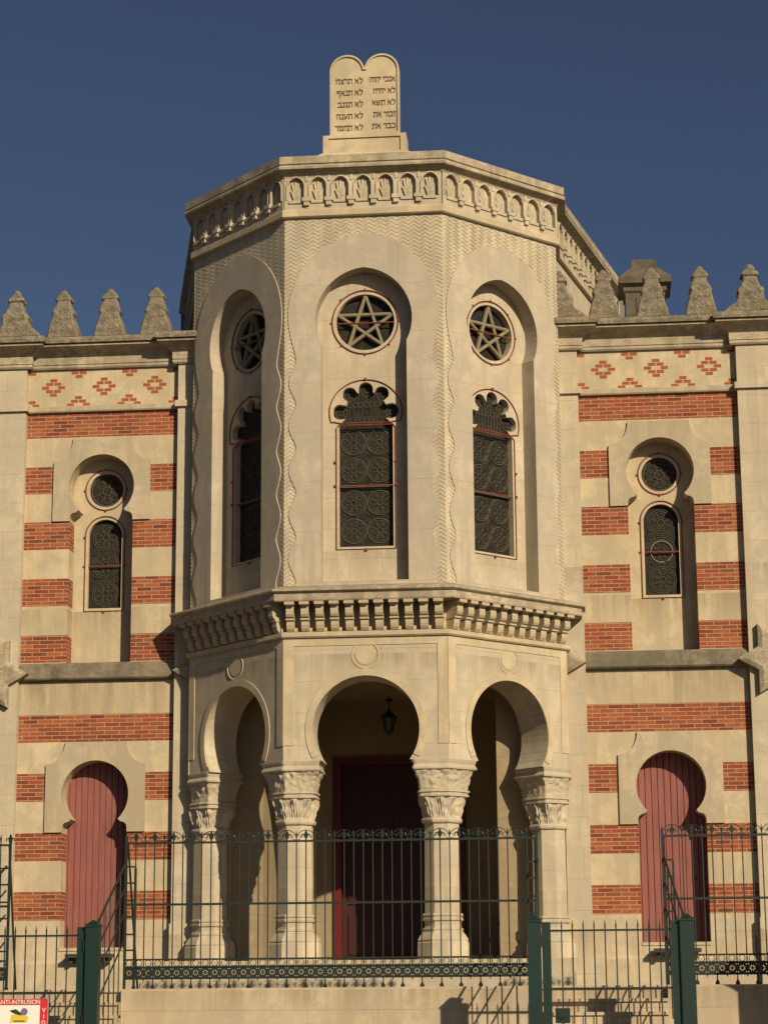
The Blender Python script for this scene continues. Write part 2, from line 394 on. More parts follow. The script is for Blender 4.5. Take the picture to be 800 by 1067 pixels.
def wing(sg):
    S = lambda x: sg*x
    def bx(mb, x0, x1, *a): mb.box(S(x0), S(x1), *a)
    def pl(mb, loops, y0, y1, mat=0): mb.plate([[(S(a), b) for a, b in lp] for lp in loops], y0, y1, mat)
    T = 0.385
    wl = MB()   # 0 stone, 1 brick
    zs = [z for b in BANDS for z in b]
    # full width and split layers from the base up
    def layer(z0, z1, mat, split=None):
        if split is None: bx(wl, Xi-0.05, Xo+0.05, 0, T, z0, z1, mat)
        else:
            bx(wl, Xi-0.05, split[0], 0, T, z0, z1, mat); bx(wl, split[1], Xo+0.05, 0, T, z0, z1, mat)
    DR = (XC-0.615, XC+0.615); SR = (4.385, 6.275)
    layer(YZ-0.2, 0.985, 5)
    layer(0.985, 1.485, 5, DR)
    layer(1.485, 2.009, 1, DR); layer(2.009, 2.573, 0, DR); layer(2.573, 3.095, 1, DR)
    layer(3.095, 3.672, 0, SR); layer(3.672, 4.195, 1, SR); layer(4.195, 4.78, 0, SR)
    layer(4.78, 5.299, 1); layer(5.299, 6.25, 4)
    layer(6.25, 6.296, 0, DR)
    layer(6.296, 6.82, 1, DR); layer(6.82, 7.383, 0, DR); layer(7.383, 7.914, 1, DR); layer(7.914, 8.485, 0, DR); layer(8.485, 9.03, 1, DR)
    layer(9.03, 9.581, 0, SR); layer(9.581, 10.12, 1, SR); layer(10.12, 10.696, 0, SR)
    layer(10.696, 11.2, 1)
    layer(11.2, 12.5, 0)
    # keyhole cores and proud surrounds
    def core(cz, r, zlo, zhi, sh, topx, ztop):
        a = -46
        kh = keyhole(cz, r, a)
        nx = kh[0][0]-XC; nz = kh[0][1]
        cut = [(XC+0.615, zlo), (XC+0.615, nz-0.16), (XC+0.60, nz-0.10), (XC+0.555, nz-0.06), (XC+0.49, nz-0.045)] + kh + [(XC-0.49, nz-0.045), (XC-0.555, nz-0.06), (XC-0.60, nz-0.10), (XC-0.615, nz-0.16), (XC-0.615, zlo)]
        out = [(SR[0], zlo), (SR[0], zhi), (SR[1], zhi), (SR[1], zlo)]
        # outline with the cut running up from the bottom edge
        lp = cut + out
        pl(wl, [lp], 0, T, 0)
        l = SR[0]; rr = SR[1]
        q = lambda n, s: [ (XC+s*(topx+(rr-XC-topx)*(1-math.cos(R(90*i/n)))), ztop-(ztop-sh)*math.sin(R(90*i/n))) for i in range(n+1)]
        rt = q(8, 1); lf = q(8, -1)
        sur = cut + [(l, zlo)] + lf[::-1] + rt + [(rr, zlo)]
        su = MB(); pl(su, [sur], -0.045, 0.0, 0); surs.append(su)
    surs = []
    core(9.70, 0.635, 9.03, 10.696, 10.21, 0.575, 10.66)
    core(3.79, 0.635, 3.095, 4.78, 4.36, 0.585, 4.775)
    wo_ = wl.make('wing_wall', [LIMEP, BRICK, SOOT, SOOT, STREAK, WALLST], SYN)
    for su in surs: su.make('keyhole_surround', LIMEGP, wo_)
    # diamonds of inlaid brick in the frieze
    d = MB()
    def br(x, z, wd): bx(d, x-wd/2, x+wd/2, -0.004, 0.02, z-0.030, z+0.030)
    zc = 11.71; sp = 1.0
    for k in (-1, 0, 1):
        x = XC+k*sp; wd = 0.136
        br(x, zc+0.146, wd)
        for dx in (-0.079, 0.079): br(x+dx, zc+0.073, wd); br(x+dx, zc-0.073, wd)
        for dx in (-0.158, 0.158): br(x+dx, zc, wd)
        br(x, zc-0.146, wd)
    for k in (-1.5, -0.5, 0.5, 1.5):
        x = XC+k*sp; wd = 0.136
        xs = [x+dx for dx in (-0.079, 0.079)] 
        inside = lambda q: Xi+0.07 < q < Xo-0.07
        for q in xs:
            if inside(q): br(q, 12.0, wd); br(q, 11.425, wd)
        if inside(x): br(x, 11.925, wd); br(x, 11.50, wd)
        for q in (x-0.158, x+0.158):
            if inside(q): br(q, 11.352, wd)
    d.make('brick_pattern', BRICKI, wo_)
    # recess back of the upper window with its two openings, door recess is the door itself
    rb = MB()
    oc = [(S(a), b) for a, b in arc(XC, 9.72, 0.335, 0, 352, 44)]
    win = [(S(a), b) for a, b in ([(XC-0.325, 7.39), (XC+0.325, 7.39)] + arc(XC, 8.81, 0.325, 0, 180, 20))]
    rb.plate([[(S(XC-0.8), 6.2), (S(XC+0.8), 6.2), (S(XC+0.8), 10.5), (S(XC-0.8), 10.5)], oc, win], T, T+0.16, 0)
    rb.make('window_recess', LIMEP, wo_)
    # round window
    ow = MB(); ow.plate([arc(0, 0, 0.36, 0, 352, 44)], 0.10, 0.12)
    o1 = ow.make('oculus_window', GLASS, SYN, (S(XC), T, 9.72))
    fr = MB(); fr.tube([(a, -0.012, b) for a, b in arc(0, 0, 0.40, 0, 352, 44)], 0.012, 6, closed=True)
    for aa in (0, 90, 180, 270):
        fr.box(0.41*math.cos(R(aa))-0.016, 0.41*math.cos(R(aa))+0.016, -0.035, 0.01, 0.41*math.sin(R(aa))-0.016, 0.41*math.sin(R(aa))+0.016)
    fr.make('frame', REDIRON, o1)
    tr = MB()
    tr.tube([(a, 0.09, b) for a, b in arc(0, 0, 0.30, 0, 352, 40)], 0.012, 5, closed=True)
    tr.tube([(a, 0.09, b) for a, b in arc(0, 0, 0.085, 0, 340, 18)], 0.010, 5, closed=True)
    for k in range(8):
        t = R(45*k+22.5)
        tr.tube([(0.085*math.cos(t), 0.09, 0.085*math.sin(t)), (0.3*math.cos(t), 0.09, 0.3*math.sin(t))], 0.008, 5)
        t2 = R(45*k)
        tr.tube([(0.2*math.cos(t2)+0.055*math.cos(R(q)), 0.09, 0.2*math.sin(t2)+0.055*math.sin(R(q))) for q in range(0, 360, 30)], 0.006, 4, closed=True)
    tr.make('lead_tracery', LEAD, o1)
    # lancet
    gw = MB(); gw.plate([[(-0.345, -0.02), (0.345, -0.02)] + arc(0, 1.42, 0.345, 0, 180, 20)], 0.10, 0.12)
    o2 = gw.make('lancet_window', GLASS, SYN, (S(XC), T, 7.39))
    fr = MB(); fr.tube([(-0.385, -0.012, -0.055), (0.385, -0.012, -0.055)] + [(a, -0.012, b) for a, b in arc(0, 1.42, 0.385, 0, 180, 22)], 0.012, 6, closed=True)
    fr.tube([(-0.385, 0.03, 0.83), (0.385, 0.03, 0.83)], 0.014, 6)
    for q in ((-0.395, 0.83), (0.395, 0.83), (0, -0.07), (-0.395, 1.4), (0.395, 1.4)): fr.box(q[0]-0.017, q[0]+0.017, -0.035, 0.01, q[1]-0.017, q[1]+0.017)
    fr.make('frame', REDIRON, o2)
    tr = MB()
    for cz in (0.30, 0.86, 1.40):
        for rr in (0.255, 0.215): tr.tube([(a, 0.09, cz+b) for a, b in arc(0, 0, rr, 0, 352, 36)], 0.007, 4, closed=True)
        tr.tube([(a, 0.09, cz+b) for a, b in arc(0, 0, 0.06, 0, 340, 14)], 0.008, 4, closed=True)
        for k in range(8):
            t = R(45*k+22.5)
            tr.tube([(0.06*math.cos(t), 0.09, cz+0.06*math.sin(t)), (0.215*math.cos(t), 0.09, cz+0.215*math.sin(t))], 0.006, 4)
            t2 = R(45*k)
            tr.tube([(0.145*math.cos(t2)+0.04*math.cos(R(q)), 0.09, cz+0.145*math.sin(t2)+0.04*math.sin(R(q))) for q in range(0, 360, 36)], 0.005, 4, closed=True)
    for cz in (0.58, 1.13):
        for s2 in (-1, 1): tr.tube([(s2*0.2+0.055*math.cos(R(q)), 0.09, cz+0.055*math.sin(R(q))) for q in range(0, 360, 30)], 0.006, 4, closed=True)
        tr.tube([(0, 0.09, cz-0.07), (0.07, 0.09, cz), (0, 0.09, cz+0.07), (-0.07, 0.09, cz)], 0.006, 4, closed=True)
    if sg > 0:
        tr.tube([(a, 0.06, 0.84+b) for a, b in arc(0.0, 0, 0.205, -60, 285, 36)], 0.0055, 5, mat=1)
    tr.make('lead_tracery', [LEAD, LIMEGP], o2)
    # plank door
    dm = MB(); n = 12; x0 = -0.70
    for i in range(n):
        a = x0+1.4*i/n; bq = a+1.4/n
        dm.add([(a, 0.022, 0), (a+0.010, 0, 0), (bq-0.010, 0, 0), (bq, 0.022, 0), (a, 0.022, 3.6), (a+0.010, 0, 3.6), (bq-0.010, 0, 3.6), (bq, 0.022, 3.6)],
               [(0,1,5,4), (1,2,6,5), (2,3,7,6)])
    dm.box(-0.70, 0.70, 0.024, 0.07, 0, 3.6)
    d1 = dm.make('plank_door', DOORP, SYN, (S(XC), T, 0.985))
    kn = MB(); kn.loft([[(0.40+0.02*math.cos(R(k*45))*q, -0.05-0.0*q+yy, 1.15+0.02*math.sin(R(k*45))*q) for k in range(8)] for yy, q in ((0.05, 0.7), (0.02, 0.7), (0.0, 1.3), (-0.02, 1.2), (-0.03, 0.6))])
    kn.make('door_knob', BLACKI, d1, smooth=50)
    for s2 in (-1, 1):   # little rolls at the neck of both keyholes
        pass
    sl = MB(); sl.box(S(XC)-0.42, S(XC)+0.42, -0.34, -0.055, 0.80, 0.87); 
    sl.box(S(XC)-0.36, S(XC)-0.30, -0.25, -0.05, 0.70, 0.80); sl.box(S(XC)+0.30, S(XC)+0.36, -0.25, -0.05, 0.70, 0.80)
    sl.make('door_step', SLAB, SYN)
    si = MB(); si.box(S(XC)-0.612, S(XC)+0.612, -0.02, T+0.3, 0.93, 0.984); si.make('door_sill', LIMEP, SYN)
    # pilasters
    for (a, bq) in ((3.40, Xi+0.01), (Xo, 7.88)):
        pi = MB()
        bx(pi, a, bq, -0.15, 0.05, 0.3, 11.205, 0)
        bx(pi, a-(0.0 if a < 4 else 0.05), bq+0.05, -0.21, 0.05, 11.205, 11.325, 0)
        bx(pi, a, bq, -0.15, 0.05, 11.325, 12.10, 0)
        bx(pi, a-0.02, bq+0.02, -0.20, 0.0, YZ-0.1, 1.40, 0)
        pi.make('pilaster', LIME, SYN)
    # plinth course
    pc = MB(); pc.prism_x([(0.0, YZ-0.2), (-0.07, YZ-0.2), (-0.07, 0.70), (-0.04, 0.74), (0.0, 0.74)], S(Xi), S(Xo)); pc.make('plinth', WALLST, SYN)
    # string course with its sloping weathered top and the stars on the pilasters
    st = MB(); st.prism_x([(0.33, 6.33), (-0.02, 6.28), (-0.10, 6.22), (-0.125, 5.98), (-0.10, 5.95), (-0.03, 5.95), (0.02, 5.90), (0.33, 5.90)], S(Xi-0.02), S(Xo+0.02))
    st.make('string_course', WEATH, SYN)
    for cx_ in (3.12, 7.36):
        sm = MB(); r = 0.74
        pts = []
        for k in range(12):
            rr = r if k % 2 == 0 else r/math.sqrt(3)
            t = R(30*k); pts.append((S(cx_)+rr*math.cos(t), 6.06+rr*math.sin(t)))
        c0 = (S(cx_), 6.06)
        ins = [((x-c0[0])*0.8+c0[0], (z-c0[1])*0.8+c0[1]) for x, z in pts]
        nP = len(pts)
        vs = [(x, -0.10, z) for x, z in pts] + [(x, -0.27, z) for x, z in pts] + [(x, -0.31, z) for x, z in ins]
        fs = [[i, (i+1) % nP, (i+1) % nP+nP, i+nP] for i in range(nP)] + [[i+nP, (i+1) % nP+nP, (i+1) % nP+2*nP, i+2*nP] for i in range(nP)] + [[2*nP+i for i in range(nP)]]
        sm.add(vs, fs); sm.make('star_ornament', SOOT, SYN)
    # cornice: frieze ledge, moulding, cove, coping, breaking forward over the pilasters
    fl = MB(); fl.prism_x([(0.02, 11.195), (-0.06, 11.195), (-0.075, 11.22), (-0.075, 11.30), (-0.03, 11.325), (0.02, 11.325)], S(Xi), S(Xo)); fl.make('frieze_ledge', LIMEGP, SYN)
    prof = [(0.02, 12.06), (0.05, 12.06), (0.075, 12.09), (0.075, 12.12), (0.06, 12.14), (0.08, 12.15), (0.08, 12.29), (0.12, 12.33), (0.21, 12.40), (0.30, 12.445), (0.335, 12.45), (0.335, 12.49), (0.02, 12.50)]
    cop = [(0.02, 12.502), (0.385, 12.502), (0.39, 12.56), (0.35, 12.63), (0.02, 12.70), (-0.5, 12.70), (-0.5, 12.502)]
    e = 0.14
    pathR = [(3.30, -e), (Xi+0.04, -e), (Xi+0.04, 0.0), (Xo-0.04, 0.0), (Xo-0.04, -e), (7.92, -e), (7.92, 0.0), (10.5, 0.0)]
    path = pathR if sg > 0 else [(-a, b) for a, b in pathR][::-1]
    cn = MB(); cn.sweep(prof, path); cn.make('cornice', CORN, SYN, smooth=25)
    cp = MB(); cp.sweep(cop, path); cp.make('coping', LICHEN, SYN)
    # plain continuation of the wall past the outer pilaster, flat roof and inner body
    ct = MB(); bx(ct, 7.86, 10.5, 0.0, 0.5, YZ-0.2, 12.5, 0); bx(ct, 10.3, 10.5, 0.5, 9.0, YZ-0.2, 12.5, 0); ct.make('side_wall', LIME, SYN)
    rf = MB(); bx(rf, 3.6, 10.4, 0.4, 9.0, 12.35, 12.48, 0); rf.make('flat_roof', LEADROOF, SYN)

MERLONS = {}
def merlon_mesh(kind):
    b = MB()
    if kind == 'fin':
        prof = [(0.0, 0.98), (0.045, 0.965), (0.085, 0.90), (0.145, 0.83), (0.165, 0.765), (0.135, 0.735), (0.14, 0.68), (0.185, 0.58), (0.215, 0.50), (0.19, 0.455), (0.20, 0.40), (0.25, 0.27), (0.285, 0.15), (0.31, 0.0)]
        th = 0.16
    else:
        prof = [(0.0, 0.98), (0.05, 0.96), (0.10, 0.86), (0.155, 0.79), (0.165, 0.73), (0.13, 0.70), (0.14, 0.62), (0.17, 0.54), (0.19, 0.47), (0.24, 0.455), (0.265, 0.39), (0.245, 0.33), (0.27, 0.24), (0.31, 0.17), (0.45, 0.08), (0.52, 0.0)]
        th = 0.20
    n = len(prof); rings = []
    dense = []
    for i in range(n-1):
        a, c = prof[i], prof[i+1]; k = max(1, int(math.hypot(c[0]-a[0], c[1]-a[1])/0.035))
        for j in range(k): dense.append((a[0]+(c[0]-a[0])*j/k, a[1]+(c[1]-a[1])*j/k))
    dense.append(prof[-1])
    dense = dense[::-1]
    for hw, z in dense:
        ty = th*(0.45+0.55*min(1, hw/0.2)) if kind == 'fin' else max(0.05, min(th, hw*0.9+0.02))
        ring = []
        hw = max(hw, 0.012)
        c = min(0.03, hw*0.4, ty*0.4)
        base = [(-hw+c, -ty), (0, -ty), (hw-c, -ty), (hw, -ty+c), (hw, 0), (hw, ty-c), (hw-c, ty), (0, ty), (-hw+c, ty), (-hw, ty-c), (-hw, 0), (-hw, -ty+c)]
        for x, y in base: ring.append((x, y, z))
        rings.append(ring)
    b.loft(rings)
    return b
def rough(o, amp, seed, scale=7.0):
    for v in o.data.vertices:
        if v.co.z > 0.02:
            d = noise.noise_vector(v.co*scale+Vector((seed, seed*2, 0)))
            v.co += d*amp
for sg in (-1, 1):
    wing(sg)
for x in (4.38, 5.30, 6.21, 7.145, 3.52, 8.1, -4.29, -5.20, -6.12, -7.04, -8.0):
    kind = 'pier' if abs(x) > 7 and abs(x) < 7.5 or abs(x) < 4 else 'fin'
    o = merlon_mesh(kind).make('merlon', LICHEN, SYN, (x, -0.12 if kind == 'fin' else -0.22, 12.66), smooth=22)
    rough(o, 0.014, x*3.1, 11.0); rough(o, 0.022, x, 3.0); o.rotation_euler.z = R(random.uniform(-3, 3))

# chimney behind the right parapet
ch = MB()
def ring_sq(hx, hy, z): return [(-hx, -hy, z), (hx, -hy, z), (hx, hy, z), (-hx, hy, z)]
ch.loft([ring_sq(0.40, 0.40, -2.0), ring_sq(0.40, 0.40, 0.62), ring_sq(0.44, 0.44, 0.66), ring_sq(0.44, 0.44, 0.74), ring_sq(0.54, 0.54, 0.80), ring_sq(0.54, 0.54, 0.93), ring_sq(0.50, 0.50, 0.96),
         ring_sq(0.36, 0.36, 1.12), ring_sq(0.26, 0.26, 1.22), ring_sq(0.25, 0.25, 1.36), ring_sq(0.23, 0.23, 1.40)])
ch.box(-0.20, -0.17, -0.405, -0.3, -1.0, 0.5, 1); ch.box(0.17, 0.20, -0.405, -0.3, -1.0, 0.5, 1)
ch.make('chimney', [CHIM, BLACKI], SYN, (5.27, 3.2, 13.52))

# ---- tower, upper storey (face coordinates: x along the face, -y outwards)
ZB, ZT = 7.18, 14.07
def wave(z):
    return 1.225+0.135*(0.5-0.5*math.cos(2*math.pi*(z-11.33)/0.815))**0.8
def outline():
    o_ = 0.18; r = 1.38+o_; cz = 12.20
    right = []
    z = ZB
    n = 120
    for i in range(n+1):
        z = ZB+(11.33-ZB)*i/n; right.append((wave(z), z))
    # ease from the narrow point into the arch
    z0, z1 = 11.33, 12.20
    for i in range(1, 13):
        t = i/12; right.append((1.225+0.155*math.sin(R(90*t))**1.3, z0+(z1-z0)*t))
    top = math.degrees(math.acos(o_/r))
    for i in range(1, 25):
        a = top*i/24; right.append((-o_+r*math.cos(R(a)), cz+r*math.sin(R(a))))
    left = [(-x, z) for x, z in right[:-1]][::-1]
    return right+left
OUT = outline()
def hw_at(z):
    if z < 11.33: return wave(z)
    best = 0
    for (x0, z0), (x1, z1) in zip(OUT, OUT[1:]):
        if x0 >= 0 and x1 >= 0 and z0 <= z <= z1 and z1 > z0:
            best = x0+(x1-x0)*(z-z0)/(z1-z0)
    return best
def surround_face():
    b = MB()
    hole = pointed(0, 12.10, 0.885, 0.10, -24, 16)
    hz = hole[0][1]
    cut = [(0.78, 7.25), (0.78, hz-0.02)] + hole + [(-0.78, hz-0.02), (-0.78, 7.25)]
    b.plate([OUT, cut], FY-0.017, FY+0.31)
    return b
def herring_face():
    b = MB(); row = 0.078; hp = 0.1034; nu = 28; rows = int((ZT-ZB)/row)+2
    amp = 0.012
    def zz(k, i): return ZB-0.1+k*row+(0.075 if i % 2 else 0.0)
    us = [-W+2*W*i/nu for i in range(nu+1)]
    for k in range(rows):
        for i in range(nu):
            u0, u1 = us[i], us[i+1]
            za = [zz(k, i), zz(k, i+1)]
            zm = 0.5*(za[0]+za[1])+row/2
            if zm > ZT+0.08 or zm < ZB-0.05: continue
            lim = hw_at(zm)
            if max(abs(u0), abs(u1)) < lim-0.20: continue
            g0 = row*0.36
            q = [(u0, FY+amp, za[0]), (u1, FY+amp, za[1]), (u1, FY, za[1]+g0*0.25), (u0, FY, za[0]+g0*0.25),
                 (u1, FY, za[1]+row*0.72), (u0, FY, za[0]+row*0.72), (u1, FY+amp, za[1]+row), (u0, FY+amp, za[0]+row)]
            b.add(q, [(0,1,2,3), (3,2,4,5), (5,4,6,7)])
    return b
def recess_face():
    b = MB()
    oc = arc(0, 12.13, 0.535, 0, 354, 58)
    b.plate([[(-1.0, ZB), (1.0, ZB), (1.0, 13.3), (-1.0, 13.3)], oc, window_outline()], FY+0.31, FY+0.47)
    return b
def head_r(th, grow=0.0):
    """radius of the five lobed head at angle th"""
    best = 0.385
    for a, dist, lr in ((90, 0.42, 0.135), (49, 0.44, 0.135), (131, 0.44, 0.135), (1, 0.455, 0.145), (179, 0.455, 0.145)):
        dx = dist*math.cos(R(a)); dz = dist*math.sin(R(a)); lr += grow
        bq = dx*math.cos(th)+dz*math.sin(th); cq = dx*dx+dz*dz-lr*lr; disc = bq*bq-cq
        if disc > 0: best = max(best, bq+math.sqrt(disc))
    return best
HZ, RZ0, RZ1 = 10.43, 7.93, 10.19
def window_outline(g=0.0):
    pts = [(-0.49-g, RZ0-g), (0.49+g, RZ0-g), (0.49+g, RZ1)]
    for i in range(0, 97):
        t = R(-19+218*i/96); r = head_r(t, g); 
        pts.append((r*math.cos(t), HZ+r*math.sin(t)))
    pts.append((-0.49-g, RZ1))
    return pts
def tower_window():
    gb = MB(); gb.plate([[(-0.66, RZ0-0.1), (0.66, RZ0-0.1), (0.66, HZ+0.62), (-0.66, HZ+0.62)]], FY+0.44, FY+0.46)
    return gb
def tw_frame():
    fr = MB(); y = FY+0.31-0.014
    fr.tube([(-0.535, y, RZ0-0.045), (0.535, y, RZ0-0.045), (0.535, y, RZ1-0.06), (0.50, y, RZ1-0.01), (-0.50, y, RZ1-0.01), (-0.535, y, RZ1-0.06)], 0.011, 6, closed=True)
    hd = [(0.66*math.cos(R(a)), y, HZ+0.60*math.sin(R(a))) for a in range(-18, 199, 6)]
    fr.tube([(0.46, y, RZ1+0.03), (0.58, y, RZ1+0.06)] + hd + [(-0.58, y, RZ1+0.06), (-0.46, y, RZ1+0.03)], 0.011, 6, closed=True)
    fr.tube([(-0.535, y+0.05, 9.06), (0.535, y+0.05, 9.06)], 0.014, 6)
    for q in ((-0.55, 9.06), (0.55, 9.06), (-0.55, 9.5), (0.55, 9.5), (0, RZ0-0.06), (0, HZ+0.61)): fr.box(q[0]-0.02, q[0]+0.02, y-0.025, y+0.02, q[1]-0.02, q[1]+0.02)
    return fr
def tw_tracery():
    tr = MB(); y = FY+0.43
    for cx_ in (-0.235, 0.235):
        for cz in (8.24, 8.76, 9.36, 9.88):
            for rr, q in ((0.225, 0.010), (0.19, 0.006)): tr.tube([(cx_+a, y, cz+b) for a, b in arc(0, 0, rr, 0, 352, 30)], q, 4, closed=True)
            tr.tube([(cx_+a, y, cz+b) for a, b in arc(0, 0, 0.05, 0, 340, 12)], 0.008, 4, closed=True)
            for k in range(8):
                t = R(45*k+22.5); tr.tube([(cx_+0.05*math.cos(t), y, cz+0.05*math.sin(t)), (cx_+0.19*math.cos(t), y, cz+0.19*math.sin(t))], 0.006, 4)
                t2 = R(45*k); tr.tube([(cx_+0.13*math.cos(t2)+0.035*math.cos(R(q)), y, cz+0.13*math.sin(t2)+0.035*math.sin(R(q))) for q in range(0, 360, 40)], 0.005, 4, closed=True)
    for cz in (8.50, 9.62):
        for s2 in (0.0, 0.09): tr.tube([(0, y, cz-0.17+s2), (0.13-s2*0.7, y, cz), (0, y, cz+0.17-s2), (-0.13+s2*0.7, y, cz)], 0.007, 4, closed=True)
        for s2 in (-0.42, 0.42): tr.tube([(s2+0.04*math.cos(R(q)), y, cz+0.04*math.sin(R(q))) for q in range(0, 360, 36)], 0.006, 4, closed=True)
    for k in range(-4, 5):
        x = k*0.08; tr.tube([(x, y, RZ1), (x*0.9, y, HZ+0.33)], 0.005, 4)
        tr.tube([(x+0.04*math.cos(R(q)), y, RZ1+0.12+0.06*math.sin(R(q))) for q in range(0, 360, 40)], 0.005, 4, closed=True)
    tr.box(-0.5, 0.5, FY+0.41, FY+0.44, 9.045, 9.075)
    for a, dist in ((90, 0.42), (49, 0.44), (131, 0.44), (1, 0.455), (179, 0.455)):
        lx, lz = dist*math.cos(R(a)), HZ+dist*math.sin(R(a))
        for rr in (0.105, 0.045): tr.tube([(lx+rr*math.cos(R(q)), y, lz+rr*math.sin(R(q))) for q in range(0, 360, 24)], 0.007, 4, closed=True)
        for k in range(4): tr.tube([(lx+0.045*math.cos(R(90*k+45)), y, lz+0.045*math.sin(R(90*k+45))), (lx+0.105*math.cos(R(90*k+45)), y, lz+0.105*math.sin(R(90*k+45)))], 0.005, 4)
    for k in range(8):
        x0 = -0.42+0.12*k
        for cz in (8.50, 9.62): tr.tube([(x0+0.03*math.cos(R(q)), y, cz+(0.085 if k % 2 else -0.085)+0.03*math.sin(R(q))) for q in range(0, 360, 40)], 0.005, 4, closed=True)
    for k in range(-3, 4):
        tr.tube([(k*0.1+0.05*math.cos(R(q)), y, HZ+0.16+0.05*math.sin(R(q))) for q in range(0, 360, 30)], 0.006, 4, closed=True)
    return tr
def oculus_glass():
    b = MB(); b.plate([arc(0, 12.13, 0.60, 0, 354, 58)], FY+0.455, FY+0.468); return b
def oculus_frame():
    b = MB(); b.tube([(a, FY+0.296, c) for a, c in arc(0, 12.13, 0.605, 0, 354, 58)], 0.012, 6, closed=True)
    b.tube([(-0.60, FY+0.33, 12.12), (0.60, FY+0.33, 12.12)], 0.013, 6)
    for aa in (0, 45, 90, 135, 180, 225, 270, 315):
        x, z = 0.625*math.cos(R(aa)), 12.13+0.625*math.sin(R(aa)); b.box(x-0.012, x+0.012, FY+0.28, FY+0.312, z-0.012, z+0.012)
    return b
def star():
    b = MB(); y0, y1 = FY+0.335, FY+0.41; ro = 0.53; hwid = 0.032
    tips = [(ro*math.cos(R(90+72*k)), 12.125+ro*math.sin(R(90+72*k))) for k in range(5)]
    for k in range(5):
        a = Vector(tips[k]); c = Vector(tips[(k+2) % 5]); d = (c-a).normalized(); nn = Vector((-d.y, d.x))*hwid
        dy = 0.0023*k
        pts = [a-nn*0.3, c-nn*0.3, c+nn*0.3, a+nn*0.3]
        # chamfered bar
        vs = []
        for p, sgn in ((a, -1), (c, -1), (c, 1), (a, 1)): vs.append((p.x+nn.x*sgn, y1+dy, p.y+nn.y*sgn))
        for p, sgn in ((a, -1), (c, -1), (c, 1), (a, 1)): vs.append((p.x+nn.x*sgn, y0+0.02+dy, p.y+nn.y*sgn))
        for p, sgn in ((a, -1), (c, -1), (c, 1), (a, 1)): vs.append((p.x+nn.x*sgn*0.45, y0+dy, p.y+nn.y*sgn*0.45))
        fs = [(0,1,5,4), (1,2,6,5), (2,3,7,6), (3,0,4,7), (4,5,9,8), (5,6,10,9), (6,7,11,10), (7,4,8,11), (8,9,10,11)]
        b.add(vs, fs)
    return b
def frieze(L, n, zb=14.30, zt=14.86):
    """niched band of length L centred on 0"""
    b = MB(); p = L/n; r = p*0.37
    holes = []
    for i in range(n):
        c = -L/2+p*(i+0.5)
        holes.append([(c-r, zb+0.10), (c+r, zb+0.10)] + pointed(c, zb+0.37, r, 0.03, 0, 6))
    b.plate([[(-L/2, zb-0.20), (L/2, zb-0.20), (L/2, zt+0.05), (-L/2, zt+0.05)]] + holes, -0.045, 0.055)
    b.box(-L/2, L/2, 0.03, 0.20, zb-0.2, zt+0.05)
    for i in range(n):
        c = -L/2+p*(i+0.5)
        # raised rim of the niche
        b.tube([(c-r-0.012, -0.05, zb+0.12)] + [(x, -0.05, z) for x, z in pointed(c, zb+0.37, r+0.012, 0.03, 0, 6)[::-1]] + [(c+r+0.012, -0.05, zb+0.12)], 0.017, 5)
        # shell: ribs fanning up from the sill
        for k in range(5):
            t = R(50+20*k); ln = 0.36 if k in (1, 2, 3) else 0.26
            x1, z1 = c+ln*0.42*math.cos(t)*1.1, zb+0.12+ln*math.sin(t)
            b.tube([(c-0.02+0.02*math.cos(t), 0.02, zb+0.11), ((c-0.02+x1)/2, 0.008, (zb+0.11+z1)/2), (x1-0.01, 0.022, z1)], [0.014, 0.026, 0.030], 5)
        for dx in (0.5,): b.box(c+dx*p-0.022, c+dx*p+0.022, -0.062, 0.0, zb+0.47, zb+0.575) if abs(c+dx*p) < L/2-0.03 else None
        for s2 in (-1, 1): b.tube([(c+s2*p*0.30, -0.04, zb+0.44), (c+s2*p*0.40, -0.045, zb+0.50), (c+s2*p*0.36, -0.04, zb+0.555), (c+s2*p*0.24, -0.04, zb+0.56)], 0.013, 4)
        b.box(c-r*0.8, c+r*0.8, -0.07, 0.1, zb+0.045, zb+0.10)
        b.box(c-r*0.45, c+r*0.45, -0.035, 0.1, zb-0.03, zb+0.045)
    for i in range(n+1):
        c = -L/2+p*i
        if i in (0, n): continue
        b.box(c-p*0.19, c+p*0.19, -0.115, 0.0, zb+0.07, zb+0.14); b.box(c-p*0.12, c+p*0.12, -0.10, 0.0, zb-0.01, zb+0.07); b.box(c-p*0.06, c+p*0.06, -0.055, 0, zb-0.05, zb-0.01)
    return b

